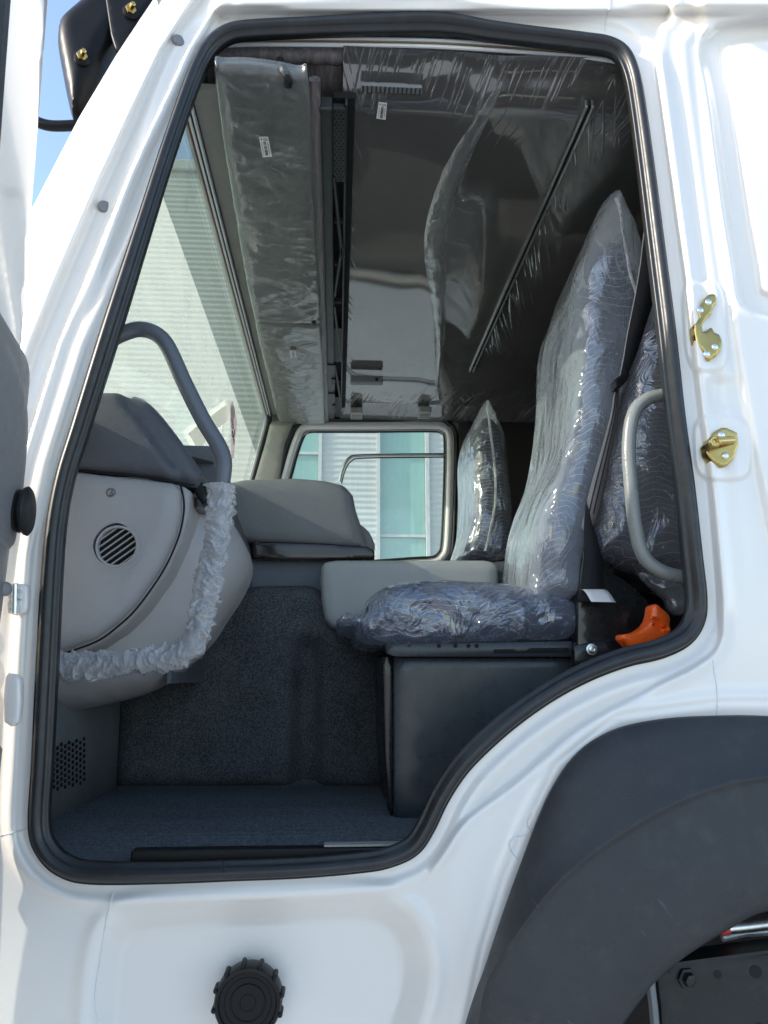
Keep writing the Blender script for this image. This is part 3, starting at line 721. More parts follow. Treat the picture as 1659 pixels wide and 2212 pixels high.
yv = float(PZ(620., 686., zf-.012)[1])
visor(.0, yv-.01, 603, 702, 0.0); visor(yv+.012, YF-.05, 604, 703, 4.0)
m = MB(); p = [PZ(605., 132., zf+.03), PZ(612., 150., zf-.01), PZ(622., 170., zf-.03), PZ(622., 185., zf-.035)]; m.tube(spline(p, 5), .010, 8); m.build("visor_pivot", "black_plastic", truck)
m = MB(); p = [PZ(668., 689., zf-.0), PZ(676., 692., zf-.03), PZ(678., 697., zf-.035)]; m.tube(spline(p, 5), .009, 8); m.build("visor_pivot", "black_plastic", truck)

# ------------------------------------------------------------------ dashboard
def dash():
    # bulging body behind the end cover
    uvpuff("dashboard", [(60, 1545), (130, 1540), (258, 1513), (350, 1475), (440, 1395), (478, 1340), (522, 1272), (538, 1212), (508, 1140), (458, 1066), (434, 1019), (394, 957), (346, 895), (317, 868), (292, 855), (255, 852), (180, 852), (90, 1000)],
           .50, .10, .16, .022, "grey_plastic", truck, smooth_n=3)
    m = MB(); q0 = xz([(330, 1040), (500, 1045), (512, 1110), (545, 1195), (545, 1275), (480, 1310), (330, 1310)], 1.0)
    n = len(q0); V = [(x, .58, z) for x, z in q0]+[(x, 1.05, z) for x, z in q0]; m.add(V, [tuple(range(n)), tuple(range(2*n-1, n-1, -1))]+[(i, n+i, n+(i+1) % n, (i+1) % n) for i in range(n)])
    o = m.build("dashboard_middle", "dark_grey_plastic", truck, flat=True); bmfix(o)
    # end cover (lighter) with a round vent
    vc = np.array([253., 1180.]); R = 46
    hole = [(vc[0]+R*math.cos(a), vc[1]+R*math.sin(a)*1.02) for a in np.linspace(0, 2*math.pi, 40)[:-1]]
    Yc = .24
    cov = uvpuff("dash_end_cover", [(60, 1020), (164, 1018), (226, 1026), (300, 1033), (376, 1043), (391, 1060), (391, 1112), (378, 1163), (346, 1231), (292, 1307), (251, 1347), (204, 1380), (131, 1407), (60, 1420)],
                 Yc, .03, .022, .012, "grey_plastic", truck, holes=[xz(hole, Yc)],
                 relief=lambda P, d: .010*smooth((d-.035)/.02)*0-.006*smooth((.030-d)/.012))
    # outer rim band behind the cover
    uvpuff("dash_end_surround", [(60, 1030), (300, 1030), (396, 1050), (412, 1062), (408, 1120), (392, 1175), (362, 1240), (306, 1318), (262, 1362), (206, 1398), (120, 1430), (60, 1440)], .262, .12, .012, .02, "grey_plastic", truck)
    # upper dark cover
    up = uvpuff("dash_end_cap", [(60, 1013), (150, 1014), (226, 1021), (300, 1028), (379, 1039), (421, 1047), (436, 1022), (394, 957), (346, 895), (317, 864), (292, 853), (255, 849), (215, 849), (150, 860), (60, 880)],
           .245, .12, .03, .009, "dark_grey_plastic", truck,
           relief=lambda P, d: -.028*smooth((segside(P, [(262, 840), (275, 880), (313, 926), (365, 1001), (383, 1046)], .245)+.012)/.024))
    yv_ = Yc-.022
    for pts, y in (([(390, 1048), (397, 1080), (396, 1115), (384, 1165), (352, 1234), (298, 1311), (256, 1352), (208, 1386), (128, 1415)], Yc+.004), ([(140, 1014), (226, 1022), (300, 1030), (378, 1041), (420, 1048)], Yc-.004)):
        q = spline(pts, 6); m = MB(); m.tube(PY(q[:, 0], q[:, 1], y), .0022, 6); m.build("panel_gap", "dark_void", truck)
    c3 = PY(vc[0], vc[1], yv_); r = .0415
    m = MB(); m.lathe((c3[0], Yc-.004, c3[2]), (0, 1, 0), [(r+.012, 0), (r+.012, .07), (.001, .07)], 30); m.build("vent_duct", "dark_void", cov)
    ring = MB()
    ang = np.linspace(0, 2*math.pi, 49)
    for ro, ri, h in ((r+.014, r+.010, .0012), (r+.004, r-.001, .002)):
        rows = [[(c3[0]+q*math.cos(a), yv_-hh, c3[2]+q*math.sin(a)) for a in ang] for q, hh in ((ro, -.004), (ro, h), (ri, h), (ri, -.012))]
        V = [p for rw in rows for p in rw]; ring.add(V, [(j*49+k, j*49+k+1, (j+1)*49+k+1, (j+1)*49+k) for j in range(3) for k in range(48)])
    o = ring.build("vent_ring", "grey_plastic", cov); bmfix(o)
    d = np.array([math.cos(math.radians(38)), 0, math.sin(math.radians(38))]); e = np.array([-d[2], 0, d[0]])
    for k in range(7):
        off = (k-3)*.0118; L = math.sqrt(max(r*r-off*off, 0))*1.0
        m = MB(); a = np.array([c3[0], yv_+.004, c3[2]])+e*off
        hw = .0016
        m.hexa([a-d*L-e*hw+np.array([0, .006, 0]), a+d*L-e*hw+np.array([0, .006, 0]), a+d*L+e*hw+np.array([0, .006, 0]), a-d*L+e*hw+np.array([0, .006, 0])],
               [a-d*L-e*hw, a+d*L-e*hw, a+d*L+e*hw, a-d*L+e*hw]); s = m.build("vent_slat", "grey_plastic", cov, flat=True); bmfix(s); bevel(s, .001)
    c = PY(240., 1064., Yc-.022); m = MB(); m.lathe(c, (0, -1, 0), [(.0105, -.002), (.0105, .0015), (.008, .003), (.008, .0)], 20); m.build("screw_recess", "plug_plastic", cov)
    m = MB(); m.lathe(c, (0, -1, 0), [(.0072, 0), (.0072, .004), (.0060, .0055), (.0030, .0055), (.0026, .0035)], 16); m.build("screw", "steel", cov)
def segside(P, line, Y):
    L = xz(spline(line, 4), Y); o = np.argsort(L[:, 1]); return P[:, 0]-np.interp(P[:, 1], L[o, 1], L[o, 0])
dash()
zs_ = float(PY(600., 1075., 1.0)[2]); xr_ = float(PY(505., 1100., 1.0)[0])
sheet("dash_top", [(x_ws_b[0]-.02, .32, zs_), (xr_, .56, zs_), (xr_, YF-.02, zs_), (x_ws_b[0]-.02, YF-.02, zs_)], "dark_grey_plastic")
sheet("dash_back", [(xr_-.06, .45, zs_), (xr_-.06, YF-.02, zs_), (xr_-.06, YF-.02, .3), (xr_-.06, .45, .3)], "dark_grey_plastic")
# glossy strip: oval end, run along the dash, then across the stack
s0 = PY(432., 1062., .30); m = MB()
bar = [np.array([s0[0], y, s0[2]]) for y in np.linspace(.31, .93, 8)]
V = []
for p in bar:
    for (dx, dz) in ((-.012, -.036), (.008, -.034), (.016, -.012), (.012, .016), (-.004, .034), (-.02, .03)): V.append(p+np.array([dx, 0, dz]))
m.add(V, [(i*6+k, i*6+(k+1) % 6, (i+1)*6+(k+1) % 6, (i+1)*6+k) for i in range(7) for k in range(6)]+[tuple(range(5, -1, -1)), tuple(42+k for k in range(6))])
o = m.build("trim_strip", "wood_gloss", truck, sharp=50); bmfix(o)
uvpuff("trim_strip_end", [(416, 1048), (420, 1036), (428, 1033), (438, 1043), (446, 1062), (447, 1082), (441, 1088), (431, 1082), (421, 1066)], .285, .02, .006, .004, "black_plastic", truck, smooth_n=3)
uvpuff("centre_stack", [(440, 1075), (486, 1046), (530, 1037), (640, 1034), (700, 1039), (742, 1049), (762, 1070), (769, 1105), (781, 1140), (796, 1190), (700, 1186), (560, 1178), (520, 1170), (440, 1150)], 1.0, .8, .035, .016, "dash_grey", truck)
uvpuff("stack_hood", [(740, 1145), (768, 1130), (790, 1142), (803, 1160), (808, 1195), (740, 1200)], 1.04, .6, .012, .014, "dash_grey", truck, smooth_n=2)
uvpuff("trim_strip", [(543, 1174), (560, 1170), (680, 1173), (795, 1181), (809, 1190), (809, 1207), (700, 1209), (546, 1208)], .955, .4, .005, .010, "wood_gloss", truck)
uvpuff("stack_base", [(500, 1206), (720, 1208), (720, 1300), (500, 1300)], 1.0, .5, .004, .03, "lower_grey", truck)
# engine tunnel, console, kick panel, floor
YT = .958
def tunnel_relief(P, d):
    c = float(PY(665., 1500., YT)[0]); z0 = float(PY(665., 1365., YT)[2])
    return -.045*np.exp(-((P[:, 0]-c)/.040)**4)*smooth((z0-P[:, 1])/.06)+.0
uvpuff("engine_tunnel", [(250, 1701), (256, 1500), (330, 1400), (470, 1310), (520, 1274), (560, 1266), (670, 1265), (700, 1280), (760, 1300), (1000, 1255), (1060, 1215), (1160, 1205), (1600, 1205), (1600, 1703), (840, 1702)], YT, .75, .05, .022, "carpet", truck, relief=tunnel_relief)
uvpuff("console_box", [(692, 1250), (694, 1225), (704, 1214), (730, 1211), (1045, 1211), (1066, 1215), (1075, 1226), (1076, 1362), (900, 1364), (760, 1362), (716, 1356), (702, 1342), (695, 1305)], .86, .45, .025, .016, "console_grey", truck)
fx = float(PZ(258., 1700., 0.0)[0]); xl = float(PZ(110., 1776., 0.0)[0])
def floor():
    xs = np.linspace(-.75, XB, 120); ys_ = np.linspace(.0, 1.1, 90); X, Yg = np.meshgrid(xs, ys_); x = X.ravel(); y = Yg.ravel()
    z = .004*np.sin(y*2*math.pi/.04+.8*W1(np.stack([x, y, x*0], 1), .5))*smooth((.9-y)/.2)*smooth((y-.05)/.1)+.03*smooth((y-.88)/.12)**2+.002*W2(np.stack([x, y, x*0], 1), 2.)
    nx = len(xs); V = np.stack([x, y, z], 1); mk("floor_mat", V, [(j*nx+i, j*nx+i+1, (j+1)*nx+i+1, (j+1)*nx+i) for j in range(len(ys_)-1) for i in range(nx-1)], "floor_rubber", truck)
    # firewall / kick panel
    P0, P1 = np.array([fx, .96, 0]), np.array([xl-.0, .02, 0])
    m = MB(); top = float(PY(258., 1470., .96)[2])+.1
    nrow = 20; V = []
    for i in range(nrow+1):
        q = P0+(P1-P0)*i/nrow; V += [(q[0], q[1], -.01), (q[0]-.004, q[1], .25), (q[0]-.03, q[1], top)]
    m.add(V, [(i*3+k, i*3+k+1, (i+1)*3+k+1, (i+1)*3+k) for i in range(nrow) for k in range(2)]); kp = m.build("kick_panel", "kick_grey", truck)
    md = kp.modifiers.new("t", 'SOLIDIFY'); md.thickness = .004
    m = MB()
    for i in range(9):
        for j in range(8):
            u = 117+i*8.2; v = 1612+j*12.5-i*2+(i % 2)*6; c = PX(float(u), float(v), fx+.002)
            if .03 < c[1] < .9: m.lathe(c, (1, 0, 0), [(.0045, -.002), (.0045, .0012)], 8)
    m.build("perforation", "dark_void", kp, kind="stuff")
floor()
# sill strip along the bottom of the aperture
a = PY(285., 1850., .03); b_ = PY(842., 1836., .03)
box("sill_strip", (a[0], .018, a[2]-.008), (b_[0], .05, a[2]+.012), "black_plastic", truck)
c0 = PY(700., 1836., .03); box("sill_flange", (c0[0], .02, a[2]+.013), (b_[0]+.02, .045, a[2]+.017), "liner_beige", truck)

# grab rails
RY = .10
rail = spline([(238, 735), (262, 722), (300, 711), (335, 720), (362, 748), (398, 826), (438, 906), (474, 966), (484, 1002), (479, 1050), (470, 1150), (456, 1240), (440, 1312), (424, 1375), (398, 1408), (345, 1424), (250, 1432), (100, 1440)], 10)
def rail3(k0=0, k1=None): q = rail[k0:k1]; return PY(q[:, 0], q[:, 1], RY)
m = MB(); m.tube(resample(rail3(), n=110), .0168, 16); m.build("grab_rail", "rail_paint", truck)
hp = spline([(1500, 1252), (1470, 1246), (1425, 1232), (1390, 1200), (1373, 1140), (1363, 1050), (1358, 965), (1368, 895), (1395, 864), (1435, 853), (1500, 845)], 8)
m = MB(); m.tube(resample(PY(hp[:, 0], hp[:, 1], .065), n=80), .0142, 16); m.build("grab_rail", "handle_paint", truck)

# ------------------------------------------------------------------ outside fittings
def arch():
    oe = spline([(960, 2420), (1005, 2212), (1050, 2080), (1090, 1960), (1130, 1850), (1165, 1757), (1192, 1700), (1232, 1640), (1282, 1597), (1350, 1567), (1450, 1550), (1560, 1545), (1659, 1546), (1960, 1560), (2250, 1610), (2480, 1740)], 6)
    cr = spline([(1020, 2420), (1040, 2170), (1070, 2090), (1110, 2027), (1180, 1937), (1260, 1862), (1330, 1812), (1430, 1752), (1530, 1710), (1659, 1681), (1960, 1665), (2200, 1715), (2400, 1830)], 6)
    ie = spline([(1290, 2420), (1310, 2270), (1330, 2212), (1380, 2142), (1430, 2087), (1505, 2032), (1580, 1987), (1659, 1952), (1960, 1895), (2150, 1930), (2320, 2030)], 6)
    def at(l, y): return PY(l[:, 0], l[:, 1], y)
    n = 120; o1 = resample(oe, n=n); c1 = resample(cr, n=n); i1 = resample(ie, n=n)
    def mix(a, b, t, y): q = a+(b-a)*t; return at(q, y)
    rows = [at(o1, -.016), at(o1+(c1-o1)*.005, -.034), mix(o1, c1, .03, -.042), mix(o1, c1, .25, -.058), mix(o1, c1, .6, -.078), mix(o1, c1, .93, -.094), mix(o1, c1, .975, -.098), at(c1, -.098),
            mix(c1, i1, .02, -.093), mix(c1, i1, .06, -.094), mix(c1, i1, .35, -.106), mix(c1, i1, .7, -.116), mix(c1, i1, .97, -.122), at(i1, -.118), at(i1+np.array([6, 8]), -.10), at(i1+np.array([10, 14]), .3)]
    o = loft("wheel_arch_flare", rows, "fender_plastic", truck, n=n); bmfix(o)
arch()
# dark space under the cab
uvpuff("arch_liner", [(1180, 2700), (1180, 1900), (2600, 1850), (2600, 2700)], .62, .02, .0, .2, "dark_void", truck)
fr = uvpuff("chassis_plate", [(1432, 2420), (1429, 2250), (1424, 2150), (1412, 2093), (1430, 2074), (1500, 2068), (1720, 2055), (2000, 2040), (2000, 2420)], .20, .01, .004, .05, "frame_metal", truck)
for (u, v, r) in ((1550, 2105, .008), (1632, 2099, .0125), (1640, 2222, .011)):
    c = PY(float(u), float(v), .1965); m = MB(); m.lathe(c, (0, -1, 0), [(r, -.002), (r, .0012)], 18); m.build("bolt_hole", "dark_void", fr)
c = PY(1482., 2112., .195); m = MB(); m.lathe(c, (0.25, -1, -.1), [(.020, 0), (.020, .004), (.0135, .005), (.0125, .016), (.006, .018)], 6); m.build("bolt", "frame_metal", fr, flat=True)
m = MB(); a = PY(1412., 2093., .16); b_ = PY(1720., 2052., .16); m.hexa([a, b_, b_+(0, .06, 0), a+(0, .06, 0)], [a+(0, 0, .006), b_+(0, 0, .006), b_+(0, .06, .006), a+(0, .06, .006)]); m.build("frame_flange", "frame_metal", fr, flat=True)
m = MB(); p = PY(np.array([1404., 1406, 1412, 1416, 1416]), np.array([2095., 2130, 2180, 2230, 2420]), .14); m.tube(p, .009, 6); m.build("hanger_bracket", "kick_grey", truck)
m = MB(); p = PY(np.array([1571., 1620, 1690, 1800]), np.array([2006., 2001, 1992, 1978]), .22); m.tube(p, .0115, 14); m.build("shift_rod", "steel", truck)
m = MB(); p = PY(np.array([1552., 1572]), np.array([2008., 2006]), .22); m.tube(p, .0125, 14); m.build("rod_collar", "ink_red", truck)
m = MB(); p = PY(np.array([1500., 1551]), np.array([2022., 2008.5]), .22); m.tube(p, .0118, 12); m.build("rod_sleeve", "green_tape", truck)
m = MB(); p = PY(np.array([1560., 1610, 1700]), np.array([2026., 2015, 2010]), .30); m.tube(p, .008, 8); m.build("brake_pipe", "steel", truck)

# filler cap
cc = PY(541., 2146., .035); cap = MB()
cap.lathe((cc[0], .035, cc[2]), (0, -1, 0), [(.048, 0), (.050, .006), (.056, .007), (.057, .012), (.0565, .040), (.054, .045), (.049, .046), (.047, .042), (.040, .0415), (.0395, .0425), (.0385, .0425), (.038, .041), (.030, .0405), (.029, .0425), (.0275, .0425), (.027, .041), (.014, .041), (.0135, .042), (.0125, .042), (.012, .041), (.001, .0412)], 64)
cap = cap.build("filler_cap", "black_plastic", truck)
for k in range(12):
    a = 2*math.pi*(k+.35)/12; m = MB(); q = np.array([cc[0]+.0575*math.cos(a), 0, cc[2]+.0575*math.sin(a)])
    m.lathe((q[0], .024, q[2]), (0, -1, 0), [(.0045, 0), (.0045, .030), (.003, .033)], 10); m.build("grip_rib", "black_plastic", cap)
# plugs on the pillar
for (u, v) in ((386, 88), (226, 447), (47, 890)):
    y = float(relief(np.array([float(u)]), np.array([float(v)]))[0]); c = PY(float(u), float(v), y); m = MB()
    m.lathe(c, (.55, -1, .05), [(.0135, -.004), (.0135, .002), (.0115, .0045), (.006, .0055), (.0005, .0058)], 24); m.build("plug", "plug_plastic", truck)
for pts in ([(1318, -40), (1317, 15), (1309, 45), (1306, 66)], [(447, 8), (470, 26), (478, 36), (499, 48)], [(425, 152), (408, 176), (402, 190), (389, 205), (386, 225), (379, 240)], [(1540, 1425), (1543, 1450), (1550, 1500), (1548, 1548)],
            [(62, 1790), (30, 1798), (0, 1805)], [(213, 2212), (205, 2150), (228, 2000), (245, 1925)], [(1148, 1756), (1140, 1770), (1139, 1785), (1147, 1797)], [(1136, 1803), (1112, 1808), (1100, 1822), (1103, 1838), (1118, 1858)]):
    q = resample(spline(pts, 6), n=40); yy = relief(q[:, 0], q[:, 1]); p = PY(q[:, 0], q[:, 1], yy-.0002); p += RNG.normal(size=p.shape)*.0004
    m = MB(); m.tube(p, .0016, 6); m.build("seam_sealer", "white_paint_dull", truck)
# latch plates
def surf_(u, v): return float(relief(np.array([float(u)]), np.array([float(v)]))[0])
def xzx(a, b): return float(PY(1417+.2187*a, 570.2+.2187*b, -.034)[0])
def cz(c): return [(1417+.2187*a, 570.2+.2187*b) for a, b in c]
YL = min(surf_(1515, 660), surf_(1540, 740), surf_(1525, 700), surf_(1560, 740))-.004
YS = min(surf_(1560, 968), surf_(1530, 968), surf_(1590, 968))-.004
lp = uvpuff("latch_plate", cz([(408, 450), (440, 405), (485, 335), (515, 305), (545, 297), (585, 305), (594, 350), (592, 395), (560, 430), (548, 490), (500, 540), (468, 585), (452, 630), (462, 672), (500, 660), (535, 628), (552, 640), (575, 682), (622, 700), (650, 770), (642, 845), (590, 915), (560, 930), (525, 962), (490, 945), (468, 880), (405, 815), (380, 705), (372, 605), (405, 560), (425, 535), (410, 490)]), YL, .02, .004, .0035, "brass", truck)
def surf(u, v): return float(relief(np.array([float(u)]), np.array([float(v)]))[0])
def cross_screw(u, v, Y, par, r=.0068):
    c = PY(u, v, Y); m = MB(); m.lathe(c, (0, -1, 0), [(r*1.0, -.003), (r, .0012), (r*.75, .0026), (r*.3, .003)], 18); s = m.build("screw", "steel", par)
    return s
for a, b_ in ((515, 375), (435, 455), (580, 820), (500, 890)): cross_screw(*cz([(a, b_)])[0], YL-.003, lp)
st = uvpuff("latch_striker", cz([(480, 1790), (520, 1725), (560, 1670), (640, 1620), (690, 1618), (800, 1668), (812, 1790), (762, 1930), (695, 2000), (640, 2010), (560, 1960), (500, 1890)]), YS, .02, .003, .004, "brass", truck)
m = MB(); p0 = PY(*cz([(748, 1742)])[0], YS-.004); p1 = PY(*cz([(585, 1752)])[0], YS-.032); m.tube([p0, p1], .0085, 14); m.build("striker_pin", "brass", st)
m = MB(); p1 = PY(*cz([(582, 1756)])[0], YS-.030); m.lathe(p1, (-.35, -1, 0), [(.011, -.006), (.011, .003), (.009, .005), (.005, .005), (.0035, .002)], 20); m.build("striker_roller", "brass", st)
m = MB(); p0 = PY(*cz([(490, 1812)])[0], YS-.002); p1 = PY(*cz([(560, 1775)])[0], YS-.024); m.hexa([p0+(0, 0, -.008), p1+(0, 0, -.008), p1+(0, .012, -.008), p0+(0, .012, -.008)], [p0+(0, 0, .006), p1+(0, 0, .006), p1+(0, .012, .006), p0+(0, .012, .006)]); m.build("striker_web", "brass", st, flat=True)
for a, b_ in ((645, 1690), (682, 1895)): cross_screw(*cz([(a, b_)])[0], YS-.0035, st)
# hinge on the front pillar
hg = uvpuff("door_hinge", [(22, 1262), (52, 1262), (60, 1270), (60, 1315), (50, 1326), (22, 1326)], -.022, .01, .005, .006, "white_paint", truck, smooth_n=2)
for v in (1268, 1287, 1306, 1318):
    p0 = PY(20., float(v), -.03); p1 = PY(46., float(v), -.03); m = MB(); m.tube([p0, p1], .006 if v != 1306 else .008, 10); m.build("hinge_leaf", "white_paint", hg)
m = MB(); m.tube([PY(32., 1262., -.036), PY(31., 1326., -.036)], .0055, 10); m.build("hinge_pin", "steel", hg)
hg2 = uvpuff("door_hinge", [(12, 1462), (30, 1455), (42, 1462), (46, 1480), (42, 1560), (10, 1560)], -.022, .01, .006, .006, "white_paint", truck, smooth_n=2)

# mirror at the front corner
def mirror():
    Ym = .28
    sh = uvpuff("corner_mirror", [(300, -90), (352, -60), (330, 0), (290, 60), (245, 130), (205, 215), (180, 255), (160, 262), (148, 220), (138, 170), (126, 100), (128, 72), (140, 48), (175, 18), (190, 0), (220, -50)], Ym, .08, .05, .012, "mirror_plastic", truck, smooth_n=3)
    uvpuff("mirror_bracket", [(222, -40), (345, -40), (325, 15), (268, 118), (250, 112), (240, 80)], Ym-.055, .03, .008, .012, "mirror_plastic", sh)
    for (u, v) in ((178, 128), (283, 28)):
        c = PY(float(u), float(v), Ym-.05-(.016 if u > 200 else 0)); m = MB(); m.lathe(c, (.3, -1, -.1), [(.020, 0), (.020, .006), (.012, .012)], 20); m.build("bolt_boss", "mirror_plastic", sh)
        m = MB(); m.lathe(c+np.array([.002, -.011, 0]), (.45, -.8, -.15), [(.013, 0), (.013, .006), (.0075, .0062), (.0065, .026), (.004, .027)], 6); m.build("bolt", "brass", sh, flat=True)
    m = MB(); p = spline(PY(np.array([60., 78, 105, 140, 190, 260]), np.array([245., 262, 271, 272, 269, 268]), Ym+.02), 6); m.tube(p, .0135, 12); m.build("mirror_arm", "mirror_plastic", sh)
mirror()

# ------------------------------------------------------------------ the open door, swung out on the front pillar
TH = math.radians(80.0); H0 = PY(20., 1290., -.03)
dD = np.array([math.cos(TH), -math.sin(TH), 0]); dN = np.array([math.sin(TH), math.cos(TH), 0])   # along the door, inner face
def door3(n0): return lambda a, b, h: np.array([H0[0], H0[1], 0])+a[:, None]*dD+b[:, None]*np.array([0, 0, 1.0])+(n0+h)[:, None]*dN+(b[:, None]-.45)*np.array([.032, 0, 0])
def door():
    ol = spline([(0, -.46), (-.005, .20), (.0, .55), (.035, .72), (.11, 1.02), (.19, 1.36), (.255, 1.62), (.30, 1.71), (.38, 1.74), (.8, 1.75), (1.12, 1.72), (1.19, 1.62), (1.22, .9), (1.24, .47), (1.19, .39), (1.0, .33), (.82, .15), (.70, -.03), (.62, -.30), (.58, -.48), (.1, -.50)], 4, True)
    win = spline([(.36, .93), (.44, 1.30), (.50, 1.56), (.56, 1.64), (1.02, 1.65), (1.09, 1.58), (1.13, .96), (1.08, .88), (.46, .87)], 4, True)
    d = puff("door", ol, door3(-.028), .045, .012, .035, "white_paint", truck, holes=[win])
    gl = door3(-.045)(win[:, 0], win[:, 1], win[:, 0]*0); m = MB(); m.add(gl, [tuple(range(len(gl)))]); m.build("door_glass", "door_glass", d, flat=True)
    q = door3(-.02)(*resample(win, n=140, closed=True).T, np.zeros(140)); m = MB(); m.tube(np.vstack([q, q[:1]]), .012, 8, caps=False); m.build("window_gasket", "rubber", d)
    tr = spline([(.045, -.02), (.035, .3), (.05, .70), (.055, .80), (.09, .87), (.30, .87), (1.12, .85), (1.17, .5), (1.0, .38), (.78, .15), (.62, -.03), (.3, -.06)], 4, True)
    puff("trim_panel", tr, door3(-.010), .012, .012, .03, "door_trim_plastic", d)
    kn = spline([(.05, .54), (.045, .68), (.11, .80), (.35, .84), (.90, .80), (.95, .66), (.7, .56), (.3, .52), (.12, .53)], 4, True)
    puff("armrest", kn, door3(-.012), .01, .026, .02, "door_trim_plastic", d)
    c = PY(56., 1104., -.12); m = MB(); m.lathe(c+np.array([-.010, 0, 0]), (1, .1, 0), [(.036, -.006), (.038, 0), (.030, .003), (.030, .008), (.042, .009), (.043, .013), (.039, .016), (.015, .017)], 28); m.build("stop_buffer", "rubber", d)
    pk = spline([(.02, -.10), (.02, .19), (.05, .215), (.6, .215), (.62, -.03), (.5, -.10)], 4, True)
    puff("door_pocket", pk, door3(.002), .01, .03, .025, "door_trim_plastic", d)
    for (u, v, Y) in ((33, 765, -.10), (11, 1272, -.08)):
        c = PY(float(u), float(v), Y); m = MB(); m.lathe(c, (.8, -.6, 0), [(.0125, -.012), (.0125, .002), (.010, .0045), (.005, .0055), (.0005, .0058)], 22); m.build("plug", "plug_plastic", d)
door()

# =================================================================== SEATS
def folds(amp, f, seed, dirs=(0, -1, 0)):
    dv = np.array(dirs, float)
    return lambda V, P, d: dv*(amp*crinkle(V+seed, f)*np.clip(d/.02, 0.15, 1))[:, None]
seat = thing("seat", (.42, .62, 0.0), "navy quilted seat nearest the open door, with an orange lever at its base", "seat")
SB = [(1152, 1285), (1154, 1200), (1164, 1130), (1186, 1060), (1214, 990), (1230, 900), (1243, 780), (1246, 680), (1252, 610), (1270, 555), (1300, 530), (1345, 545), (1372, 600), (1368, 700), (1350, 800), (1318, 900), (1290, 1000), (1272, 1100), (1262, 1200), (1250, 1290), (1180, 1300)]
uvpuff("backrest", SB, .42, .36, .07, .03, "seat_fabric", seat, smooth_n=3, shrink=.12)
CU = [(775, 1362), (784, 1325), (812, 1290), (852, 1270), (920, 1262), (1000, 1263), (1100, 1270), (1180, 1284), (1232, 1302), (1243, 1330), (1238, 1360), (1220, 1378), (1150, 1383), (1050, 1386), (950, 1390), (850, 1394), (795, 1386)]
uvpuff("cushion", CU, .42, .44, .06, .022, "seat_fabric_side", seat, smooth_n=3)
rl = uvpuff("slide_rail", [(832, 1391), (1258, 1384), (1258, 1419), (840, 1419), (832, 1405)], .385, .06, .003, .03, "seat_box_metal", seat)
for u in (884, 948, 984, 1012, 1030):
    c = PY(float(u+66), 1395., .381) if False else PY(float(u), 1391.+(4 if u > 900 else 0), .381); m = MB(); m.lathe(c, (0, -1, 0), [(.0048, -.002), (.0048, .0012)], 12); m.build("rail_hole", "dark_void", rl)
uvpuff("rail_slot", [(1067, 1403), (1110, 1402), (1112, 1406), (1140, 1406), (1142, 1400), (1228, 1399), (1228, 1409), (1067, 1411)], .380, .002, .0005, .01, "dark_void", rl)
uvpuff("seat_box", [(850, 1420), (1500, 1420), (1500, 1772), (850, 1772)], .415, .45, .006, .05, "seat_box_metal", seat)
uvpuff("box_flange", [(826, 1420), (848, 1420), (849, 1768), (843, 1768), (832, 1640), (828, 1500)], .43, .4, .002, .03, "black_metal", seat)
uvpuff("recliner_cover", [(1244, 1438), (1246, 1300), (1258, 1190), (1278, 1130), (1300, 1200), (1325, 1240), (1360, 1262), (1400, 1300), (1410, 1345), (1420, 1438)], .345, .05, .006, .02, "black_metal", seat)
uvpuff("side_plate", [(1240, 1395), (1330, 1375), (1400, 1440), (1240, 1440)], .325, .02, .003, .02, "black_metal", seat)
c = PY(1278., 1403., .318); m = MB(); m.lathe(c, (0, -1, 0), [(.013, 0), (.013, .002), (.0095, .0024), (.0085, .0105), (.005, .0115), (.0045, .008)], 24); m.build("bolt", "steel", seat)
def lever():
    def z5(c): return [(1192.4+.1875*a, 1192.4+.1875*b) for a, b in c]
    y0 = .25
    o = uvpuff("lever", z5([(800, 960), (830, 945), (900, 940), (1000, 905), (1090, 830), (1130, 740), (1145, 640), (1165, 605), (1210, 603), (1250, 640), (1340, 720), (1360, 790), (1350, 850), (1368, 900), (1340, 970), (1300, 1020), (1080, 1085), (940, 1120), (900, 1110), (800, 1010)]), y0, .035, .012, .006, "orange_plastic", seat, smooth_n=2,
               relief=lambda P, d: np.zeros(len(P))+lever_rel(P))
    o["label"] = "orange moulded release lever"
def lever_rel(P):
    q = xz([(1192.4+.1875*1115, 1192.4+.1875*800), (1192.4+.1875*1255, 1192.4+.1875*920), (1192.4+.1875*1290, 1192.4+.1875*870), (1192.4+.1875*1150, 1192.4+.1875*750)], .25)
    return -.012*inside(P, q).astype(float)
lever()
far = thing("seat", (.60, 1.75, .15), "dark quilted seat on the far side, under clear film beside the far window", "seat")
FS = [(1008, 1212), (1008, 1190), (1022, 1130), (1026, 1050), (1026, 970), (1032, 925), (1046, 902), (1072, 915), (1088, 960), (1094, 1040), (1100, 1120), (1096, 1212)]
uvpuff("backrest", FS, 1.56, .34, .06, .03, "seat_fabric_side", far, smooth_n=3)
uvpuff("cushion", [(940, 1215), (1120, 1215), (1120, 1300), (940, 1300)], 1.5, .45, .02, .05, "seat_fabric_side", far)

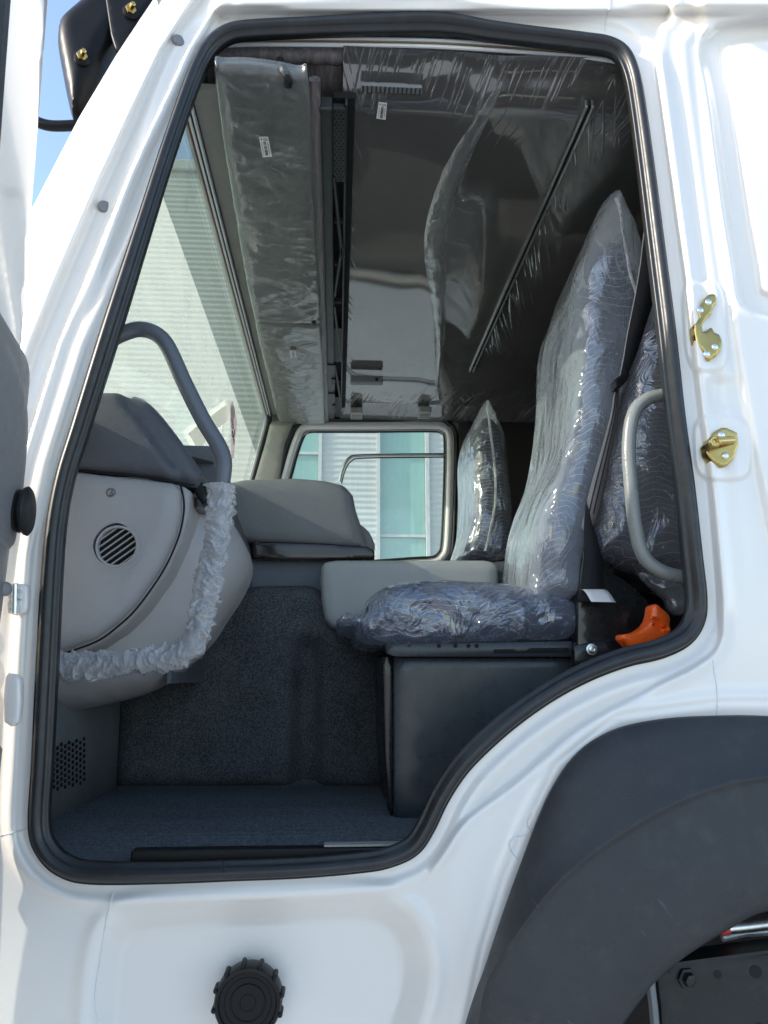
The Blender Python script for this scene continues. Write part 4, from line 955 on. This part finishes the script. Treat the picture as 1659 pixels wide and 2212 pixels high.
# film over the seats: things of their own
def cover(name, pts, Y, depth, rad, step, mat, label, amp, f, seed, n=3, **k):
    o = uvpuff(name, pts, Y, depth, rad, step, mat, None, smooth_n=n, disp=folds(amp, f, seed), **k); return tag(o, label, "plastic cover", "clear plastic covers on the new seats")
cb = cover("plastic_cover", [(1140, 1290), (1142, 1235), (1150, 1165), (1170, 1090), (1202, 1005), (1221, 905), (1233, 780), (1235, 660), (1244, 592), (1270, 522), (1292, 455), (1316, 424), (1332, 428), (1356, 470), (1380, 530), (1392, 590), (1386, 680), (1362, 800), (1326, 905), (1298, 1010), (1280, 1105), (1266, 1205), (1246, 1292), (1180, 1302)], .405, .39, .075, .0095, "film_seat",
           "tall clear plastic bag pulled over the near seat's backrest, peaked at the top", .013, 3.2, 2.0, shrink=.14)
cc_ = cover("plastic_cover", [(730, 1352), (728, 1338), (752, 1322), (775, 1326), (792, 1298), (820, 1275), (856, 1260), (920, 1254), (1000, 1255), (1100, 1262), (1182, 1277), (1238, 1298), (1247, 1330), (1246, 1358), (1228, 1384), (1150, 1390), (1050, 1392), (950, 1396), (870, 1400), (800, 1396), (770, 1380), (762, 1358)], .405, .46, .06, .0085, "film_cushion",
            "crumpled clear plastic over the near seat's cushion", .012, 5.0, 5.0, 2)
cf = cover("plastic_cover", [(996, 1212), (1002, 1180), (1016, 1130), (1020, 1050), (1018, 965), (1026, 915), (1040, 880), (1053, 864), (1064, 880), (1088, 935), (1094, 960), (1100, 1040), (1106, 1110), (1102, 1180), (1096, 1212)], 1.54, .37, .06, .012, "film_far",
           "clear plastic bag over the far seat's backrest", .012, 3.5, 9.0)
# welded seams of the bags
def seam(pts, Y, par, r=.004):
    q = spline(pts, 6); m = MB(); p = PY(q[:, 0], q[:, 1], Y); m.tube(p, r, 6); o = m.build("seam", "film_sleeve", par); return o
def seam_top(pts, Y, cov, r=.004):
    q = spline(pts, 6); p = PY(q[:, 0], q[:, 1], Y)-np.array(cov.location); m = MB(); m.tube(p, r, 6)
    me = bpy.data.meshes.new("seam"); me.from_pydata(m.v, [], m.f); me.materials.append(M["film_sleeve"]); o = bpy.data.objects.new("seam", me); C.objects.link(o); o.parent = cov
seam_top([(1330, 428), (1340, 455), (1346, 500), (1354, 550), (1364, 600), (1378, 640)], .322, cb, .0045)
seam_top([(1053, 866), (1058, 920), (1068, 1000), (1070, 1080), (1058, 1150), (1048, 1190)], 1.465, cf, .005)

# ------------------------------------------------------------------ bunk mattress behind the seat, bagged
bunk = thing("bunk_mattress", (1.0, 1.2, .45), "dark quilted bunk mattress stood up behind the near seat", "mattress")
uvpuff("mattress", [(1255, 1240), (1275, 1100), (1330, 880), (1372, 720), (1392, 640), (1440, 650), (1620, 700), (1640, 1240), (1450, 1255), (1350, 1228)], .46, .7, .09, .03, "seat_fabric_side", bunk, smooth_n=2)
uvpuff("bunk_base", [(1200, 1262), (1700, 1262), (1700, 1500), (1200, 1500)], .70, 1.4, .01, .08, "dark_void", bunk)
bc = uvpuff("plastic_cover", [(1245, 1238), (1268, 1100), (1322, 880), (1366, 715), (1388, 630), (1440, 640), (1630, 690), (1650, 1250), (1530, 1245), (1470, 1262), (1400, 1244), (1340, 1232), (1300, 1222)], .43, .75, .09, .010, "film_bunk", None, smooth_n=2, disp=folds(.014, 3.6, 12.))
tag(bc, "loose clear plastic over the bunk mattress behind the near seat", "plastic cover")
tl = uvpuff("plastic_cover", [(1378, 1236), (1420, 1240), (1470, 1252), (1490, 1300), (1470, 1330), (1446, 1318), (1440, 1296), (1412, 1270)], .40, .02, .01, .006, "film_bunk", None, smooth_n=2, disp=folds(.010, 8., 3.))
tag(tl, "torn tail of clear plastic hanging behind the orange lever", "plastic cover")

# ------------------------------------------------------------------ seat belt
belt = thing("seat_belt", (.6, .3, .3), "black seat belt running down beside the near seat with a plastic stop", "seat belt")
def ribbon(name, L, R, Y, mat):
    l = spline(L, 8); r = spline(R, 8); a = PY(resample(l, n=40)[:, 0], resample(l, n=40)[:, 1], np.linspace(*Y, 40)); rr = resample(r, n=40); b = PY(rr[:, 0], rr[:, 1], np.linspace(*Y, 40)+.012)
    o = loft(name, [a, (a+b)/2+np.array([0, -.004, 0]), b], mat, belt, n=40); md = o.modifiers.new("t", 'SOLIDIFY'); md.thickness = .0014; return o
ribbon("webbing", [(1398, 440), (1385, 560), (1372, 640), (1356, 720), (1346, 780), (1334, 836)], [(1440, 440), (1420, 610), (1396, 700), (1376, 760), (1354, 815), (1340, 838)], (.16, .30), "belt_web")
q = spline([(1397.5, 440), (1384.5, 560), (1371.5, 640), (1355.5, 720), (1345.5, 780), (1333.5, 836)], 8); m = MB(); p = PY(q[:, 0], q[:, 1], np.linspace(.158, .297, len(q))); m.tube(p, .0011, 5); m.build("webbing_edge", "belt_edge", belt)
ribbon("webbing", [(1328, 842), (1318, 900), (1296, 980), (1276, 1050), (1262, 1110), (1256, 1140)], [(1338, 842), (1334, 900), (1322, 970), (1308, 1040), (1292, 1110), (1272, 1160)], (.30, .32), "belt_sunlit")["label"] = "sunlit twisted run of webbing"
for k in (.33, .66):
    l = spline([(1328, 842), (1318, 900), (1296, 980), (1276, 1050), (1262, 1110)], 8); r = spline([(1338, 842), (1334, 900), (1322, 970), (1308, 1040), (1292, 1110)], 8); q = l+(r-l)*k
    m = MB(); p = PY(q[:, 0], q[:, 1], np.linspace(.296, .315, len(q))); m.tube(p, .0016, 5); m.build("webbing_stripe", "belt_web", belt)
ribbon("webbing", [(1266, 1080), (1262, 1130), (1262, 1190), (1256, 1250), (1248, 1300)], [(1278, 1130), (1292, 1170), (1302, 1220), (1304, 1260), (1312, 1300)], (.31, .33), "belt_web")
uvpuff("belt_stop", [(1326, 836), (1326, 822), (1346, 806), (1356, 800), (1359, 808), (1356, 820), (1344, 834), (1330, 842)], .285, .02, .006, .004, "black_plastic", belt, smooth_n=3)

# ------------------------------------------------------------------ plastic sleeve on the grab rail
def sleeve():
    k0 = int(np.argmin(np.abs(rail[:, 1]-1047)+np.where(rail[:, 0] < 460, 999, 0)))
    p = resample(rail3(k0-0), n=420); T = np.gradient(p, axis=0); n = 44
    def rf(t, a, q):
        s = t*95; ph = 1.3*math.sin(2*a+s*.13)+.8*math.sin(3*a-s*.21)+.5*math.sin(a+1.7*s*.11)
        rdg = 1-abs(math.sin(s*.5*math.pi*.42+ph)); r2 = 1-abs(math.sin(s*.9+2.3*ph+a*2))
        bag = .0022*math.sin(s*.17+a)+.0018*math.sin(t*23+2*a)
        fl = .006*max(0, 1-t/.012)
        return .0225+.0068*rdg**2+.0045*r2**2+bag+fl
    m = MB(); m.tube(p, .024, n, caps=False, rfun=rf); o = m.build("plastic_sleeve", "film_sleeve", None, sharp=0)
    tag(o, "ruched clear plastic sleeve gathered on the lower grab rail by the dashboard", "plastic sleeve")
sleeve()

# ------------------------------------------------------------------ stickers, papers, tag
def sticker(pts, Z, label):
    """pts: corners in the photo: top-left, top-right, bottom-right, bottom-left"""
    P = [PZ(float(u), float(v), Z) for u, v in pts]; c = sum(P)/4
    root = thing("barcode_sticker", c, label, "sticker", "white barcode stickers on the overhead lining")
    def quad(u0, u1, v0, v1, dz):
        f = lambda s, t: (P[0]*(1-s)+P[1]*s)*(1-t)+(P[3]*(1-s)+P[2]*s)*t+np.array([0, 0, dz])
        return [f(u0, v0), f(u1, v0), f(u1, v1), f(u0, v1)]
    m = MB(); m.hexa(quad(0, 1, 0, 1, .0008), quad(0, 1, 0, 1, 0)); o = m.build("label_paper", "paper", root, flat=True); bmfix(o)
    m = MB(); t = .22; rr = random.Random(int(c[0]*1000))
    while t < .90:
        w_ = rr.choice((.012, .02, .03, .042)); m.add(quad(.36, .66, t, t+w_, -.0006), [(0, 1, 2, 3)]); t += w_+rr.choice((.010, .016, .026))
    for k in range(22): m.add(quad(.78, .86, .30+k*.024, .30+k*.024+rr.choice((.008, .016)), -.0006), [(0, 1, 2, 3)])
    for k in range(26): m.add(quad(.14, .20, .25+k*.026, .25+k*.026+rr.choice((.008, .016)), -.0006), [(0, 1, 2, 3)])
    m.build("barcode", "ink", root, flat=True)
    m = MB()
    for k in range(6): m.add(quad(.42+k*.085, .47+k*.085, .04+.01*(k % 2), .09, -.0006), [(0, 1, 2, 3)]); m.add(quad(.42+k*.085, .48+k*.085, .12, .17, -.0006), [(0, 1, 2, 3)])
    m.build("red_print", "ink_red", root, flat=True)
    q = [np.array(quad(.22+.09*math.cos(a), .5, .10+.05*math.sin(a), .5, -.0006)[0]) for a in np.linspace(0, 6.283, 17)[:-1]]
    m = MB(); m.add(q, [tuple(range(16))]); m.build("green_emblem", "ink_green", root, flat=True)
def s1(c): return [(414.7+.2187*a, 69.1+.2187*b) for a, b in c]
sticker(s1([(662, 1038), (752, 1036), (790, 1232), (698, 1240)]), zf-.046, "white barcode sticker on the longer film-wrapped sun visor nearest the door")
sticker([(818, 221), (836, 223), (833, 259), (813, 256)], ZT-.012, "white barcode sticker on the glossy roof lining")
sticker([(625, 758), (638, 757), (641, 772), (628, 774)], zf-.046, "tiny white barcode sticker on the shorter far sun visor")
# paper sheet taped behind the windscreen glass and a narrow written strip
def paper(pts, t_off, label, mat):
    V = []
    nrm = np.cross(wd, (0, 1, 0)); nrm /= np.linalg.norm(nrm)
    if nrm[0] < 0: nrm = -nrm
    for u, v in pts:
        r = rays(float(u), float(v)); p0 = wpt(0, 0)+nrm*t_off; t = ((p0-CAM)@nrm)/(r@nrm); V.append(CAM+r*t)
    return np.array(V), nrm
V, nrm = paper([(407, 937), (424, 922), (500, 866), (497, 905), (470, 925), (446, 948), (431, 974)], .012, "", "paper")
pp = thing("paper_sheet", V.mean(0), "white paper sheet lying against the inside of the windscreen with faint grey letters", "paper")
m = MB(); n = len(V); m.add(list(V)+list(V-nrm*.0006), [tuple(range(n)), tuple(range(2*n-1, n-1, -1))]+[(i, (i+1) % n, n+(i+1) % n, n+i) for i in range(n)]); o = m.build("sheet", "thin_paper", pp, flat=True); bmfix(o)
V2, _ = paper([(445+5.5*math.cos(a), 921+4.8*math.sin(a)) for a in np.linspace(.5, 5.2, 14)], .015, "", "ink"); m = MB(); m.tube(V2, .0042, 5); m.build("printed_letter", "ink_grey", pp)
for seg in ([(450, 940), (458, 931)], [(446, 935), (450, 940)], [(454, 935), (459, 939)]):
    V2, _ = paper(seg, .015, "", "ink"); m = MB(); m.tube(V2, .0040, 5); m.build("printed_letter", "ink_grey", pp)
V, nrm = paper([(498, 872), (503, 866), (512, 908), (510, 935), (507, 962), (505, 990), (500, 990), (499, 940), (498, 905)], .03, "", "paper")
ps = thing("paper_strip", V.mean(0), "narrow curled paper strip with black handwriting next to the bent grab rail", "paper")
m = MB(); n = len(V); m.add(list(V)+list(V-nrm*.0006), [tuple(range(n)), tuple(range(2*n-1, n-1, -1))]+[(i, (i+1) % n, n+(i+1) % n, n+i) for i in range(n)]); o = m.build("strip", "thin_paper_pink", ps, flat=True); bmfix(o)
for seg in ([(502, 908), (504, 918), (503, 926), (501, 922), (502, 915)], [(502, 930), (504, 938), (503, 945), (501.5, 940), (502, 932)], [(505, 925), (507, 936), (505, 944), (506, 954)], [(504, 948), (506, 960)]):
    V2, _ = paper(spline(np.array(seg, float), 4), .034, "", "ink"); m = MB(); m.tube(V2, .0016, 5); m.build("pen_stroke", "ink", ps)
# white tag at the belt anchor
def tagpaper():
    rows = []
    for k in range(9):
        t = k/8; u0 = 1255+18*t+6*math.sin(t*2.2); v = 1273+27*smooth(t); y = .33-.07*t-.01*math.sin(t*3)
        p0 = PY(u0, v, y); p1 = PY(u0+50+3*t, v-0+1.0*t, y); rows.append([p0, (p0+p1)/2, p1])
    o = loft("paper_tag", rows, "paper", None, n=5); md = o.modifiers.new("t", 'SOLIDIFY'); md.thickness = .0005
    tag(o, "blank white tag sticking out beside the near seat's belt", "tag")
tagpaper()
print("objects", len(bpy.data.objects))
